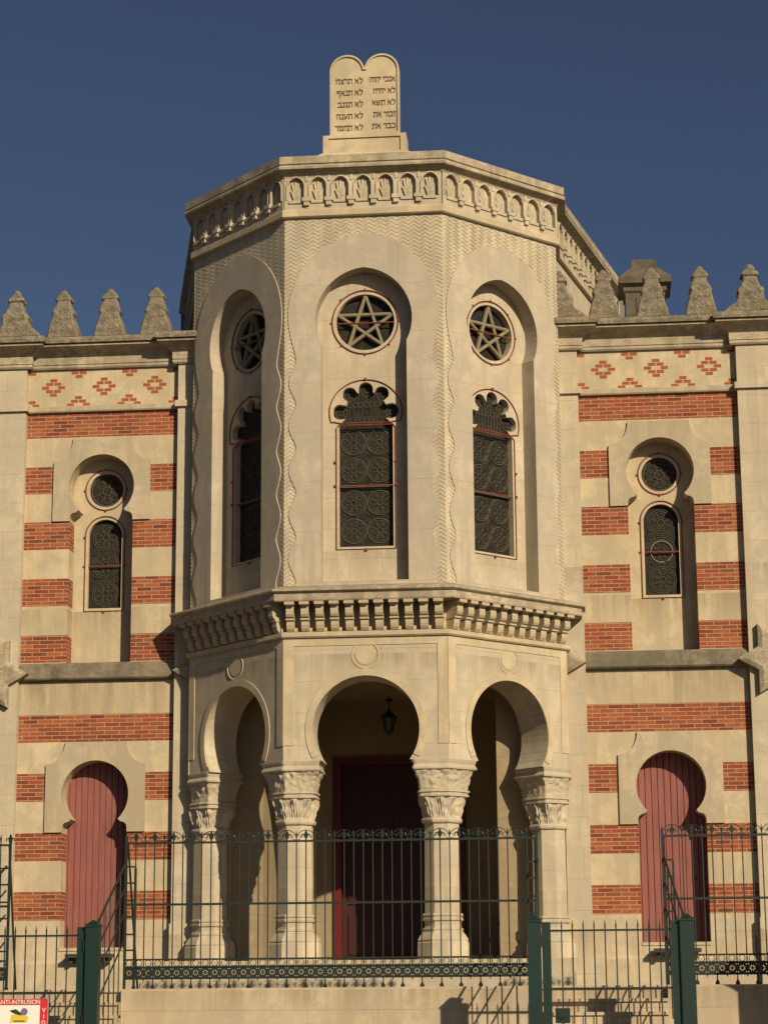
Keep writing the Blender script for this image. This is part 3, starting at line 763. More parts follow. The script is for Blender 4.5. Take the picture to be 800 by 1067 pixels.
protos = {}
for ang in (0.0, -A45, A45):
    if not protos:
        a = protos
        a['h'] = herring_face().make('carved_wall', LIMEC, SYN, (0, OC, 0), 0.0)
        a['s'] = surround_face().make('arched_surround', LIMEG, SYN, (0, OC, 0), 0.0)
        a['r'] = recess_face().make('window_recess', LIME, SYN, (0, OC, 0), 0.0)
        a['f'] = frieze(2*W, 7).make('niche_frieze', LIMEC, SYN, (0, OC, 0), 0.0)
        for v in a['f'].data.vertices: v.co.y += FY
        a['w'] = tower_window().make('lobed_window', GLASS, SYN, (0, OC, 0), 0.0)
        a['wf'] = tw_frame().make('frame', REDIRON, a['w']); a['wt'] = tw_tracery().make('lead_tracery', LEAD, a['w'])
        a['o'] = oculus_glass().make('round_window', GLASS, SYN, (0, OC, 0), 0.0)
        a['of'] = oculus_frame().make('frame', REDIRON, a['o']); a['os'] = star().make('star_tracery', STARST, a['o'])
    else:
        for k in ('h', 's', 'r', 'f'): part_copy(protos[k], SYN, rot=ang)
        wn = part_copy(protos['w'], SYN, rot=ang); part_copy(protos['wf'], wn); part_copy(protos['wt'], wn)
        on = part_copy(protos['o'], SYN, rot=ang); part_copy(protos['of'], on); part_copy(protos['os'], on)

XE, YE = 3.493, P+2.046
PATH = [(-4.75, 5.6), (-3.493, 0.30), (-XE, YE), (-W, P), (W, P), (XE, YE), (3.493, 0.30), (4.75, 5.6)]
# returns and flaring walls behind the three faces
for q in (PATH[:3], PATH[5:]):
    fw = MB(); fw.sweep([(0.0, 6.9), (0.0, 14.10), (-0.3, 14.10), (-0.3, 6.9)], q); fw.make('flanking_wall', LIME, SYN)
def flank_frieze(p0, p1, n):
    a, c = Vector(p0), Vector(p1); L = (c-a).length; mid = (a+c)/2
    o = frieze(L, n).make('niche_frieze', LIMEC, SYN, (mid.x, mid.y, 0), math.atan2((c-a).y, (c-a).x))
flank_frieze(PATH[6], PATH[7], 13); flank_frieze(PATH[0], PATH[1], 13)
for q in (PATH[5:7], PATH[1:3]):
    fb = MB(); fb.sweep([(0.04, 14.10), (0.04, 14.92), (-0.2, 14.92), (-0.2, 14.10)], q); fb.make('frieze_return', LIMEC, SYN)
# frieze bottom band, cornice and roof edge
bd = MB(); bd.sweep([(-0.05, 14.07), (0.05, 14.07), (0.075, 14.09), (0.075, 14.20), (0.045, 14.23), (-0.05, 14.23)], PATH); bd.make('frieze_band', LIMEP, SYN)
cr = MB(); cr.sweep([(-0.05, 14.86), (0.05, 14.86), (0.07, 14.90), (0.12, 14.935), (0.175, 14.95), (0.20, 14.97), (0.205, 15.01), (0.19, 15.04), (0.16, 15.06), (0.185, 15.075), (0.185, 15.22), (0.05, 15.26), (-0.9, 15.27), (-0.9, 14.86)], PATH)
cr.make('cornice', CORN, SYN, smooth=25)
rf = MB()
ins = [(-4.0, 5.6), (-2.7, 0.4), (-2.7, -0.1), (-1.15, -1.65), (1.15, -1.65), (2.7, -0.1), (2.7, 0.4), (4.0, 5.6)]
rf.add([(x, y, 15.24) for x, y in ins] + [(x*0.9, y*0.9+0.2, 15.0) for x, y in ins], [list(range(8)), list(range(8, 16))[::-1]]); 
rf.add([(-4.9, 5.55, 6), (4.9, 5.55, 6), (4.9, 5.55, 15.2), (-4.9, 5.55, 15.2)], [(0, 1, 2, 3)])
rf.make('tower_roof', LEADROOF, SYN)

# ---- corbel table and ledge between the storeys
TP = [(-XE, 0.1), (-XE, YE), (-W, P), (W, P), (XE, YE), (XE, 0.1)]
lg = MB(); lg.sweep([(-0.1, 6.86), (0.30, 6.86), (0.31, 6.885), (0.31, 6.99), (0.335, 7.00), (0.37, 7.03), (0.37, 7.065), (0.345, 7.08), (0.30, 7.09), (0.06, 7.17), (-0.1, 7.18)], TP)
lg.make('ledge', CORN, SYN, smooth=20)
lb = MB(); lb.sweep([(-0.1, 6.24), (0.045, 6.24), (0.07, 6.265), (0.07, 6.33), (0.03, 6.35), (-0.02, 6.355), (-0.10, 6.36), (-0.10, 6.86), (-0.3, 6.86), (-0.3, 6.24)], TP); lb.make('corbel_band', LIMEP, SYN)
def corbel():
    b = MB(); hw_ = 0.068
    prof = [(0.102, 6.357), (-0.05, 6.357), (-0.085, 6.40), (-0.105, 6.46), (-0.108, 6.53), (-0.125, 6.575), (-0.17, 6.60), (-0.195, 6.64), (-0.20, 6.71), (-0.193, 6.755), (-0.19, 6.78), (-0.265, 6.79), (-0.28, 6.81), (-0.28, 6.862), (0.102, 6.862)]
    b.prism_x([(FY+y, z) for y, z in prof], -hw_, hw_)
    b.box(-hw_-0.012, hw_+0.012, FY-0.145, FY+0.09, 6.545, 6.575)
    b.box(-hw_-0.018, hw_+0.018, FY-0.292, FY+0.09, 6.80, 6.858)
    b.box(hw_+0.002, hw_+0.05, FY-0.03, FY+0.05, 6.357, 6.42)
    return b
c0 = None
for ang in (0.0, -A45, A45):
    for i in range(11):
        u = (i-5)*0.2625
        ca, sa = math.cos(ang), math.sin(ang)
        loc = (u*ca, OC+u*sa, 0)
        if c0 is None: c0 = corbel().make('corbel', LIMEP, SYN, loc, ang)
        else: part_copy(c0, SYN, loc, ang)

# ---- tower, porch storey
ZS, ZA, RA = 4.08, 4.62, 0.935
def arch_wall():
    b = MB()
    a_low = -math.degrees(math.asin((ZA-ZS)/RA))
    lp = [(-W, ZS), (-W, 6.25), (W, 6.25), (W, ZS)] + arc(0, ZA, RA, a_low, 180-a_low, 40)
    # mitred thick plate: inner face narrower
    n = len(lp); T = 0.70; k = math.tan(R(22.5))*T
    P2 = [Vector((x, z, 0)) for x, z in lp]
    tris = tessellate_polygon([P2])
    inner = [((x-k if x > 0 else x+k) if abs(abs(x)-W) < 1e-6 else x, z) for x, z in lp]
    vs = [(x, FY, z) for x, z in lp] + [(x, FY+T, z) for x, z in inner]
    fs = [list(t) for t in tris] + [[i+n for i in t[::-1]] for t in tris] + [[i, (i+1) % n, (i+1) % n+n, i+n] for i in range(n)]
    b.add(vs, fs)
    return b
def arch_trim():
    b = MB()
    a_low = -28
    # flat raised ring round the arch
    outer = arc(0, ZA, RA+0.125, a_low, 180-a_low, 44); inner = arc(0, ZA, RA+0.004, a_low, 180-a_low, 44)
    b.plate([outer + inner[::-1]], FY-0.016, FY+0.01)
    # raised panel border: strip along the top and the sides
    x0, x1, t = 1.27, 1.245, 0.03
    b.plate([[(-W+0.0, 4.35), (-W+0.0, 6.235), (W, 6.235), (W, 4.35), (x0, 4.35), (x0, 6.10), (-x0, 6.10), (-x0, 4.35)]], FY-0.013, FY+0.01)
    # medallion above the arch
    b.tube([(a, FY+0.002, c) for a, c in arc(0, 5.92, 0.235, 0, 350, 30)], 0.017, 6, closed=True)
    b.plate([arc(0, 5.92, 0.17, 0, 348, 24)], FY-0.008, FY+0.01)
    return b
aw = arch_wall().make('arch_wall', LIME, SYN, (0, OC, 0), 0.0)
at = arch_trim().make('arch_trim', LIMEP, SYN, (0, OC, 0), 0.0)
for ang in (-A45, A45):
    part_copy(aw, SYN, rot=ang); part_copy(at, SYN, rot=ang)
rt = MB()
for s2 in (-1, 1):
    rt.box(s2*(XE-0.35), s2*XE, YE-0.02, 0.05, ZS, 6.24)
rt.make('porch_return', LIME, SYN)

def offset_poly(poly, o):
    n = len(poly); out = []
    P_ = [Vector(p) for p in poly]
    for i in range(n):
        d1 = (P_[i]-P_[i-1]).normalized(); d2 = (P_[(i+1) % n]-P_[i]).normalized()
        n1 = Vector((d1.y, -d1.x)); n2 = Vector((d2.y, -d2.x))
        out.append(P_[i]+(n1+n2)/(1+n1.dot(n2))*o)
    return out
def resample(poly, z, per=10):
    pts = []
    n = len(poly)
    for i in range(n):
        a, c = poly[i], poly[(i+1) % n]
        for j in range(per): 
            q = a+(c-a)*(j/per); pts.append((q.x, q.y, z))
    return pts
def hp_r(planes, t, o=0.0):
    c, sn = math.cos(t), math.sin(t); best = 9.0
    for (nx, ny), d in planes:
        q = nx*c+ny*sn
        if q > 1e-4: best = min(best, (d+o)/q)
    return best
OCT = [((math.cos(R(45*k)), math.sin(R(45*k))), 0.302) for k in range(8)]
def column(cx_, cy_, planes, name):
    root = bpy.data.objects.new(name, None); COL.objects.link(root); root.parent = SYN
    root.location = (cx_, cy_, 0.7)
    NA = 128
    kite = [(n, d-(n[0]*cx_+n[1]*cy_)) for n, d in planes]
    def ring(z, o, t):
        pts = []
        for k in range(NA):
            a = 2*math.pi*(k+0.5)/NA
            r = (1-t)*hp_r(OCT, a, o)+t*hp_r(kite, a, o)
            pts.append((r*math.cos(a), r*math.sin(a), z-0.7))
        return pts
    def octring(z, o):
        r = (0.302+o)/math.cos(R(22.5)); return [(r*math.cos(R(22.5+45*k)), r*math.sin(R(22.5+45*k)), z-0.7) for k in range(8)]
    b = MB(); b.loft([octring(z, o) for z, o in [(0.64, 0.13), (0.955, 0.13), (0.97, 0.118), (0.99, 0.118), (1.0, 0.125), (1.03, 0.115), (1.08, 0.085), (1.13, 0.045), (1.15, 0.03), (1.16, 0.03), (1.17, 0.04), (1.195, 0.042), (1.205, 0.012), (1.25, 0.004), (1.30, 0.006), (1.325, 0.012), (1.33, 0.036), (1.36, 0.042), (1.375, 0.036), (1.38, 0.022), (1.40, 0.022), (1.405, 0.036), (1.43, 0.040), (1.45, 0.03), (1.455, 0.0)]])
    b.make('base', LIME, root)
    b = MB(); b.loft([octring(1.455, 0.0), octring(2.985, -0.008)]); b.make('shaft', LIME, root)
    lv = [(2.985, 0.0, 0.0), (2.99, 0.02, 0.02), (3.01, 0.035, 0.03), (3.05, 0.04, 0.04), (3.075, 0.028, 0.05), (3.085, 0.0, 0.06)]
    lv += [(3.09+0.35*i/16, 0.0, 0.07+0.38*(i/16)**1.1) for i in range(1, 17)]
    lv += [(3.445, 0.03, 0.47), (3.475, 0.03, 0.48), (3.485, 0.008, 0.50), (3.51, 0.008, 0.52), (3.52, 0.03, 0.53), (3.55, 0.026, 0.54), (3.56, -0.008, 0.55)]
    lv += [(3.565+0.34*i/16, -0.01+0.015*(i/16)**2, 0.56+0.38*(i/16)**1.5) for i in range(1, 17)]
    lv += [(3.91, 0.03, 0.95), (3.935, 0.035, 0.96), (3.95, 0.028, 0.96), (4.0, 0.0, 0.985), (ZS-0.01, 0.022, 1.0), (ZS, 0.022, 1.0)]
    rings = [ring(*q) for q in lv]
    for ri, (z, o, t) in enumerate(lv):
        t1 = 3.10 < z < 3.435; t2 = 3.58 < z < 3.90
        if not (t1 or t2): continue
        for i in range(NA):
            x, y, zz_ = rings[ri][i]
            q = Vector((x+cx_, y+cy_, zz_))
            if t1:
                h = (z-3.09)/0.35; ph = (i/NA*10) % 1.0
                leaf = max(0.0, 1-abs(ph-0.5)*2.2*(0.6+0.8*h)); d = 0.045*leaf*(0.25+h)-0.016
                d += 0.020*math.sin(ph*31+h*5)*leaf+0.03*noise.noise(q*11)
            else:
                h = (z-3.57)/0.34
                d = 0.055*(abs(noise.noise(q*9))+abs(noise.noise(q*17))*0.6)*(0.35+h)-0.03*h
            ln = math.hypot(x, y); rings[ri][i] = (x+x/ln*d, y+y/ln*d, zz_)
    cap = MB(); cap.loft(rings); cap.make('capital', LIMEC, root, smooth=35)
q2 = 0.70710678
DC = 0.436; UT = 0.83
for s2 in (-1, 1):
    M = lambda n, d: ((n[0]*s2, n[1]), d)
    on = lambda n: n[1]*OC     # offset of the octagon centre along n
    # inner columns stand under the corners of the middle face
    column(s2*(W-0.383*DC), P+0.924*DC, [M((0, -1), -P), M((q2, -q2), 3.493+on((q2, -q2))), M((-1, 0), -UT), M((q2, q2), -UT+on((q2, q2))), M((-0.383, 0.924), 0.383*-W+0.924*P+0.95)], 'column')
    # outer columns are engaged in the wall
    column(s2*(XE-0.924*DC), YE+0.383*DC, [M((q2, -q2), 3.493+on((q2, -q2))), M((1, 0), XE), M((-q2, -q2), -UT+on((-q2, -q2))), M((0, 1), 0.10), M((-0.924, 0.383), -0.924*XE+0.383*YE+0.95)], 'column')
# porch interior: nib walls, recess, ceiling, floor
pn = MB()
for s2 in (-1, 1):
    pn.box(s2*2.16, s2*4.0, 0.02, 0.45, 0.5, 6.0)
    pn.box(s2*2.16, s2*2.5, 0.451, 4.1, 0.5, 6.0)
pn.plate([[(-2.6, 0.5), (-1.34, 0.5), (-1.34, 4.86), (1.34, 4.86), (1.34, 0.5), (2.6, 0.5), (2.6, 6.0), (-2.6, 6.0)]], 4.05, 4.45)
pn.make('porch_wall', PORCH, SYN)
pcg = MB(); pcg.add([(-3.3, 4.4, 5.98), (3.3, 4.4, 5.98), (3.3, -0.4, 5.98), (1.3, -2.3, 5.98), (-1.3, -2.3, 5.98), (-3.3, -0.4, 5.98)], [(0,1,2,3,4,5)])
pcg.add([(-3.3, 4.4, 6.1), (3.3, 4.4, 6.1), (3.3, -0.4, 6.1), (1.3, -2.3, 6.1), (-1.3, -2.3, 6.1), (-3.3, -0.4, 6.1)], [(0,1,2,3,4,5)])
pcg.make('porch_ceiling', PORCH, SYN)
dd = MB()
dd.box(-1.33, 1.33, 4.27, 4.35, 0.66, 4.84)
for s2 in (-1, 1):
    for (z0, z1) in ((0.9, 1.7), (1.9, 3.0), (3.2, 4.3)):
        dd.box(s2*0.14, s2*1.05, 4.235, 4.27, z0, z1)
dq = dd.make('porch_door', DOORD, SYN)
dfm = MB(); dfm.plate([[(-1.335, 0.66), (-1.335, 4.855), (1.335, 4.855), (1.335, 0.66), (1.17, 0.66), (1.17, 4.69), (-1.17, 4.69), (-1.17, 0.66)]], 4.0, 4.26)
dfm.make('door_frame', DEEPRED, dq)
# terrace under the porch
ts = MB(); ts.box(-3.53, 3.53, -4.4, 4.5, YZ-0.1, 0.43, 0); ts.box(-3.47, 3.47, -3.15, 4.5, 0.44, 0.665, 0)
for s2 in (-1, 1): ts.box(s2*3.46, s2*4.02, -0.62, 0.0, YZ-0.1, 0.72, 0)
ts.make('terrace', LIME, SYN)

# ------------------------------------------------------------------ tablets on the roof edge
TB = empty('stone_tablets', (0.02, -2.25, 15.24), 'pale stone tablets of the law carved with Hebrew lines above the tower cornice', 'tablets')
b = MB()
b.loft([[(-1.02, -0.18, 0), (1.02, -0.18, 0), (1.02, 0.5, 0), (-1.02, 0.5, 0)], [(-0.80, -0.12, 0.13), (0.80, -0.12, 0.13), (0.80, 0.45, 0.13), (-0.80, 0.45, 0.13)]])
b.box(-0.775, 0.775, -0.05, 0.40, 0.13, 0.50)
b.plate([[(-0.775, 0.13), (0.775, 0.13), (0.775, 0.50), (-0.775, 0.50)], [(-0.67, 0.16), (0.67, 0.16), (0.67, 0.44), (-0.67, 0.44)]], -0.08, -0.05)
b.make('pedestal', LIMEP, TB)
b = MB()
r = 0.325; zr = 1.80-0.0
def two_arch(g):
    rr = r-g
    return [(-2*r+g, 0.50+g*1.6), (2*r-g, 0.50+g*1.6)] + arc(r, zr, rr, 0, 168 if g == 0 else 180-math.degrees(math.asin(min(1, g/rr)))*0.5, 18) + arc(-r, zr, rr, 12 if g == 0 else math.degrees(math.asin(min(1, g/rr)))*0.5, 180, 18)
b.plate([two_arch(0.0), two_arch(0.035)], -0.03, 0.0)
b.plate([two_arch(0.0)], 0.0, 0.20)
b.make('tablet_slab', LIMEP, TB)
HEB = {  # (width, strokes) of square letters, drawn on a unit height
 'א': (0.80, [[(0.06, 0.98), (0.94, 0.02)], [(0.86, 1.0), (0.84, 0.70), (0.55, 0.50)], [(0.34, 0.70), (0.13, 0.42), (0.10, 0.0)]]),
 'ב': (0.74, [[(0.10, 0.92), (0.74, 0.92), (0.80, 0.08)], [(0.0, 0.08), (1.0, 0.08)]]),
 'ג': (0.50, [[(0.15, 0.92), (0.65, 0.92), (0.65, 0.35), (0.85, 0.0)], [(0.62, 0.32), (0.10, 0.02)]]),
 'ד': (0.70, [[(0.0, 0.92), (1.0, 0.92)], [(0.80, 0.92), (0.80, 0.0)]]),
 'ה': (0.74, [[(0.0, 0.92), (0.90, 0.92), (0.90, 0.0)], [(0.14, 0.62), (0.14, 0.0)]]),
 'ו': (0.34, [[(0.05, 0.92), (0.70, 0.92), (0.70, 0.0)]]),
 'ז': (0.42, [[(0.05, 0.98), (0.95, 0.86)], [(0.50, 0.90), (0.55, 0.0)]]),
 'ח': (0.74, [[(0.0, 0.92), (0.90, 0.92), (0.90, 0.0)], [(0.14, 0.92), (0.14, 0.0)]]),
 'י': (0.34, [[(0.05, 0.92), (0.70, 0.92), (0.66, 0.50)]]),
 'כ': (0.70, [[(0.05, 0.92), (0.72, 0.92), (0.88, 0.74), (0.88, 0.26), (0.72, 0.08), (0.05, 0.08)]]),
 'ל': (0.66, [[(0.10, 1.42), (0.10, 0.92), (0.88, 0.92), (0.86, 0.58), (0.38, 0.0)]]),
 'מ': (0.78, [[(0.08, 0.98), (0.26, 0.62), (0.08, 0.0)], [(0.22, 0.78), (0.50, 0.94), (0.86, 0.74), (0.86, 0.08), (0.45, 0.08)]]),
 'נ': (0.48, [[(0.25, 0.92), (0.78, 0.92), (0.78, 0.08), (0.05, 0.08)]]),
 'ע': (0.72, [[(0.10, 0.96), (0.34, 0.30)], [(0.92, 0.96), (0.80, 0.42), (0.05, -0.12)]]),
 'ף': (0.70, [[(0.42, 0.55), (0.10, 0.58), (0.10, 0.92), (0.84, 0.92), (0.84, -0.40)]]),
 'צ': (0.72, [[(0.08, 0.96), (0.88, 0.10), (0.02, 0.08)], [(0.90, 0.98), (0.86, 0.74), (0.52, 0.56)]]),
 'ר': (0.66, [[(0.02, 0.92), (0.72, 0.92), (0.88, 0.76), (0.88, 0.0)]]),
 'ש': (0.86, [[(0.04, 0.96), (0.16, 0.08), (0.58, 0.08), (0.96, 0.96)], [(0.50, 0.96), (0.44, 0.56), (0.14, 0.42)]]),
 'ת': (0.78, [[(0.02, 0.92), (0.90, 0.92), (0.90, 0.0)], [(0.22, 0.92), (0.22, 0.10), (0.0, 0.05)]]),
}
def hebrew(b, line, xr, z, h, width):
    adv = [0.42 if c == ' ' else HEB[c][0]+0.16 for c in line]
    kx = width/(sum(adv)-0.16); x = xr; off = 0
    for c, a in zip(line, adv):
        if c != ' ':
            wd = HEB[c][0]*kx
            for st in HEB[c][1]:
                for p, q in zip(st, st[1:]):
                    P0 = Vector((x-wd+p[0]*wd, z+p[1]*h)); P1 = Vector((x-wd+q[0]*wd, z+q[1]*h))
                    d = (P1-P0).normalized(); th = h*(0.075+0.055*abs(d.x)); nn = Vector((-d.y, d.x))*th; e0 = d*th*0.8
                    y = -0.0015-0.0003*(off % 7); off += 1
                    pts = [P0-nn-e0, P1-nn+e0, P1+nn+e0, P0+nn-e0]
                    b.add([(v.x, y, v.y) for v in pts]+[(v.x, 0.0, v.y) for v in pts], [(0,1,2,3), (0,4,5,1), (1,5,6,2), (2,6,7,3), (3,7,4,0)])
        x -= a*kx
b = MB()
for i, (ln, wd) in enumerate((('אנכי יהוה', 0.476), ('לא יהיה', 0.407), ('לא תשא', 0.432), ('זכור את', 0.407), ('כבד את', 0.432))): hebrew(b, ln, 0.575, 1.565-0.234*i, 0.098, wd)
for i, (ln, wd) in enumerate((('לא תרצח', 0.50), ('לא תנאף', 0.486), ('לא תגנב', 0.464), ('לא תענה', 0.49), ('לא תחמד', 0.517))): hebrew(b, ln, -0.035, 1.55-0.234*i, 0.098, wd)
b.make('lettering', INK, TB)

# ------------------------------------------------------------------ lantern in the porch
LN = empty('hanging_lantern', (0.0, 2.0, 5.20), 'small black iron lantern hanging from the porch ceiling', 'lantern')
b = MB(); b.tube([(0, 0, 0.42), (0, 0, 0.75)], 0.014, 6); b.loft([[(q*math.cos(R(45*k)), q*math.sin(R(45*k)), z) for k in range(8)] for z, q in ((0.60, 0.03), (0.62, 0.09), (0.67, 0.09), (0.69, 0.03))]); b.make('stem', BLACKI, LN)
b = MB(); b.loft([[(q*math.cos(R(60*k)), q*math.sin(R(60*k)), z) for k in range(6)] for z, q in ((0.20, 0.17), (0.215, 0.20), (0.24, 0.19), (0.34, 0.09), (0.36, 0.05), (0.40, 0.045), (0.43, 0.02))]); b.make('cap', BLACKI, LN)
b = MB(); b.loft([[(q*math.cos(R(60*k)), q*math.sin(R(60*k)), z) for k in range(6)] for z, q in ((-0.10, 0.085), (0.20, 0.16))]); b.make('glass', LGLASS, LN)
b = MB()
for k in range(6): b.tube([(0.09*math.cos(R(60*k)), 0.09*math.sin(R(60*k)), -0.11), (0.165*math.cos(R(60*k)), 0.165*math.sin(R(60*k)), 0.21)], 0.012, 5)
b.loft([[(q*math.cos(R(60*k)), q*math.sin(R(60*k)), z) for k in range(6)] for z, q in ((-0.19, 0.015), (-0.15, 0.03), (-0.12, 0.10), (-0.10, 0.10))]); b.make('frame', BLACKI, LN)

LN.scale = (0.82, 0.82, 0.82)

# ------------------------------------------------------------------ street front: walls, steps, fences, gates
FYY = -7.8; WZ = 0.19; SPC = 0.1435
def rwall(x0, x1, label):
    b = MB(); b.box(x0, x1, FYY-0.16, FYY+0.18, GZ, WZ)
    o = b.make('retaining_wall', WALLST); return tag(o, label, 'wall', 'low walls under the railings')
rwall(-3.06, 3.06, 'long pale stone wall under the middle railing in front of the porch')
rwall(4.88, 9.5, 'pale stone wall under the railing before the red door of the right wing')
rwall(-9.5, -4.88, 'pale stone wall under the railing behind the red and white sign')
def steps(x0, x1, label):
    b = MB()
    for i in range(9):
        z = WZ-0.185*i
        if z < GZ+0.15: break
        y0 = FYY-0.30*i-0.02
        b.box(x0, x1, y0, FYY+0.185-(0.0 if i == 0 else 0.0)+0.002*i, z-0.19, z-0.045)
        b.box(x0, x1, y0-0.035, y0+0.36, z-0.045, z)
    o = b.make('stone_steps', WALLST); return tag(o, label, 'steps', 'stone steps behind the gates')
steps(3.065, 4.875, 'stone steps behind the spiked gate between the two green posts'); steps(-4.875, -3.065, 'stone steps behind the spiked gate carrying the red and white sign')

def fleur(b, x, z, s=1.0):
    b.plate([[(x-0.012*s, z-0.05*s), (x+0.012*s, z-0.05*s), (x+0.018*s, z+0.02*s), (x+0.03*s, z+0.06*s), (x, z+0.13*s), (x-0.03*s, z+0.06*s), (x-0.018*s, z+0.02*s)]], -0.012, 0.012)
    for s2 in (-1, 1):
        b.tube([(x+s2*0.012*s, 0, z-0.0*s), (x+s2*0.04*s, 0, z+0.045*s), (x+s2*0.068*s, 0, z+0.045*s), (x+s2*0.078*s, 0, z+0.015*s), (x+s2*0.062*s, 0, z+0.0*s)], 0.012*s, 5)
    b.box(x-0.035*s, x+0.035*s, -0.016, 0.016, z-0.012*s, z+0.006*s)
def flower_cell(b, x, zc, w_, h_):
    """one pierced plate cell with an eight petalled opening"""
    holes = []
    for k in range(8):
        t = R(45*k+22.5); ri, ro, hwid = 0.016, 0.047, 0.23
        holes.append([(x+ri*math.cos(t), zc+ri*math.sin(t)), (x+ro*0.72*math.cos(t-hwid), zc+ro*0.72*math.sin(t-hwid)), (x+ro*math.cos(t), zc+ro*math.sin(t)), (x+ro*0.72*math.cos(t+hwid), zc+ro*0.72*math.sin(t+hwid))])
    for s2 in (-1, 1):
        for s3 in (-1, 1):
            cx_, cz_ = x+s2*w_*0.40, zc+s3*h_*0.36
            holes.append([(cx_-0.007, cz_-0.007), (cx_+0.007, cz_-0.007), (cx_+0.007, cz_+0.007), (cx_-0.007, cz_+0.007)])
    b.plate([[(x-w_/2, zc-h_/2), (x+w_/2, zc-h_/2), (x+w_/2, zc+h_/2), (x-w_/2, zc+h_/2)]]+holes, -0.008, 0.008)

BAR = {}
def bar_meshes():
    b = MB(); b.tube([(0, 0, 0.30), (0, 0, 2.36), (0, 0, 2.42), (0, 0, 2.47)], [0.0092, 0.0092, 0.013, 0.002], 6)
    BAR['bar'] = b.make('bar', GREEN)
    b = MB(); b.tube([(0, 0, WZ), (0, 0, 2.34)], 0.0092, 6)
    b.loft([[(q*math.cos(R(60*k)), q*math.sin(R(60*k)), z) for k in range(6)] for z, q in ((WZ+0.0, 0.03), (WZ+0.035, 0.03), (WZ+0.05, 0.018), (WZ+0.07, 0.012))])
    BAR['foot'] = b.make('bar', GREEN)
    b = MB(); fleur(b, 0, 2.375, 0.85); BAR['fleur'] = b.make('fleur_finial', GREEN)
bar_meshes()
def fence(x0, x1, label, lad_l, lad_r):
    root = empty('iron_fence', ((x0+x1)/2, FYY, WZ), label, 'fence', 'dark green iron railings')
    ox = -(x0+x1)/2; oz = -WZ
    n = int(round((x1-x0)/SPC)); sp = (x1-x0)/n
    for z, hh in ((2.315, 0.014), (1.41, 0.016), (0.612, 0.012), (0.505, 0.012), (0.336, 0.012)):
        b = MB(); b.box(x0+ox, x1+ox, -0.017, 0.017, z-hh+oz, z+hh+oz); b.make('rail', GREEN, root)
    b = MB()
    for i in range(n):
        x = x0+sp*(i+0.5); flower_cell(b, x+ox, 0.42+oz, sp, 0.15)
    b.make('pierced_band', GREEN, root)
    b = MB()
    for i in range(n):
        x = x0+sp*(i+0.5); b.tube([(x+ox+0.045*math.cos(R(q)), 0, 0.559+oz+0.045*math.sin(R(q))) for q in range(0, 360, 24)], 0.006, 5, closed=True)
    b.make('ring_row', GREEN, root)
    b = MB()
    for i in range(1, n, 2):
        x = x0+sp*i
        b.tube([(x+ox+sp*math.cos(R(q)), 0, 2.335+oz+sp*math.sin(R(q))) for q in range(0, 181, 15)], 0.0062, 5)
        for s2 in (-1, 1):
            b.tube([(x+ox+s2*sp*0.9, 0, 2.335+oz), (x+ox+s2*sp*0.62, 0, 2.34+oz), (x+ox+s2*sp*0.5, 0, 2.37+oz), (x+ox+s2*sp*0.62, 0, 2.395+oz), (x+ox+s2*sp*0.75, 0, 2.38+oz)], 0.0045, 4)
    b.make('arch_cresting', GREEN, root)
    for i in range(n+1):
        x = x0+sp*i
        c = part_copy(BAR['foot' if i % 2 else 'bar'], root, (x+ox, 0, oz))
        if i % 2: part_copy(BAR['fleur'], c, (0, 0, 0))
    for x, on, sgn in ((x0, lad_l, 1), (x1, lad_r, -1)):
        if not on: continue
        b = MB()   # braced end with rungs, and a raking stay
        b.box(x+ox-0.018, x+ox+0.018, -0.02, 0.02, WZ+oz, 2.42+oz)
        b.box(x+ox+sgn*sp-0.016, x+ox+sgn*sp+0.016, -0.02, 0.02, WZ+oz, 1.95+oz)
        for z in (1.97, 1.73, 1.47, 1.23, 0.98, 0.75): b.box(x+ox, x+ox+sgn*sp, -0.014, 0.014, z-0.012+oz, z+0.012+oz)
        b.make('end_ladder', GREEN, root)
        b = MB(); b.tube([(x+ox+sgn*0.02, 0.02, 2.3+oz), (x+ox+sgn*0.05, 0.75, WZ+oz-0.05)], 0.016, 6); b.make('raking_stay', GREEN, root)
    return root
fence(-3.05, 3.05, 'long dark green iron railing with fleur tips in front of the porch columns', True, True)
fence(4.88, 7.9, 'dark green iron railing in front of the red door on the right wing', True, False)
fence(-7.9, -4.82, 'dark green iron railing at the left edge above the red and white sign', False, True)
for q in BAR.values(): bpy.data.objects.remove(q)

GY = -9.7
def post(x, label):
    root = empty('gate_post', (x, GY, GZ+0.1), label, 'post', 'square green gate posts')
    h = 1.08-(GZ+0.1); a = 0.092
    b = MB(); b.loft([ring_sq(a, a, 0), ring_sq(a, a, h-0.05)]); b.make('shaft', GREENL, root)
    b = MB(); b.loft([ring_sq(a+0.012, a+0.012, h-0.05), ring_sq(a+0.012, a+0.012, h-0.025), ring_sq(0.012, 0.012, h+0.045)]); b.make('pyramid_cap', GREENL, root)
    b = MB(); b.box(-a-0.012, a+0.012, -a-0.012, a+0.012, 0, 0.22); b.make('footing', GREENL, root)
    return root
post(-3.09, 'green square gate post with pointed cap beside the red and white sign gate')
post(3.035, 'green square gate post with pointed cap at the porch end of the bare gate')
post(5.11, 'green square gate post with pointed cap in front of the right wing door')
post(-5.16, 'green square gate post with pointed cap at the far left beyond the sign')

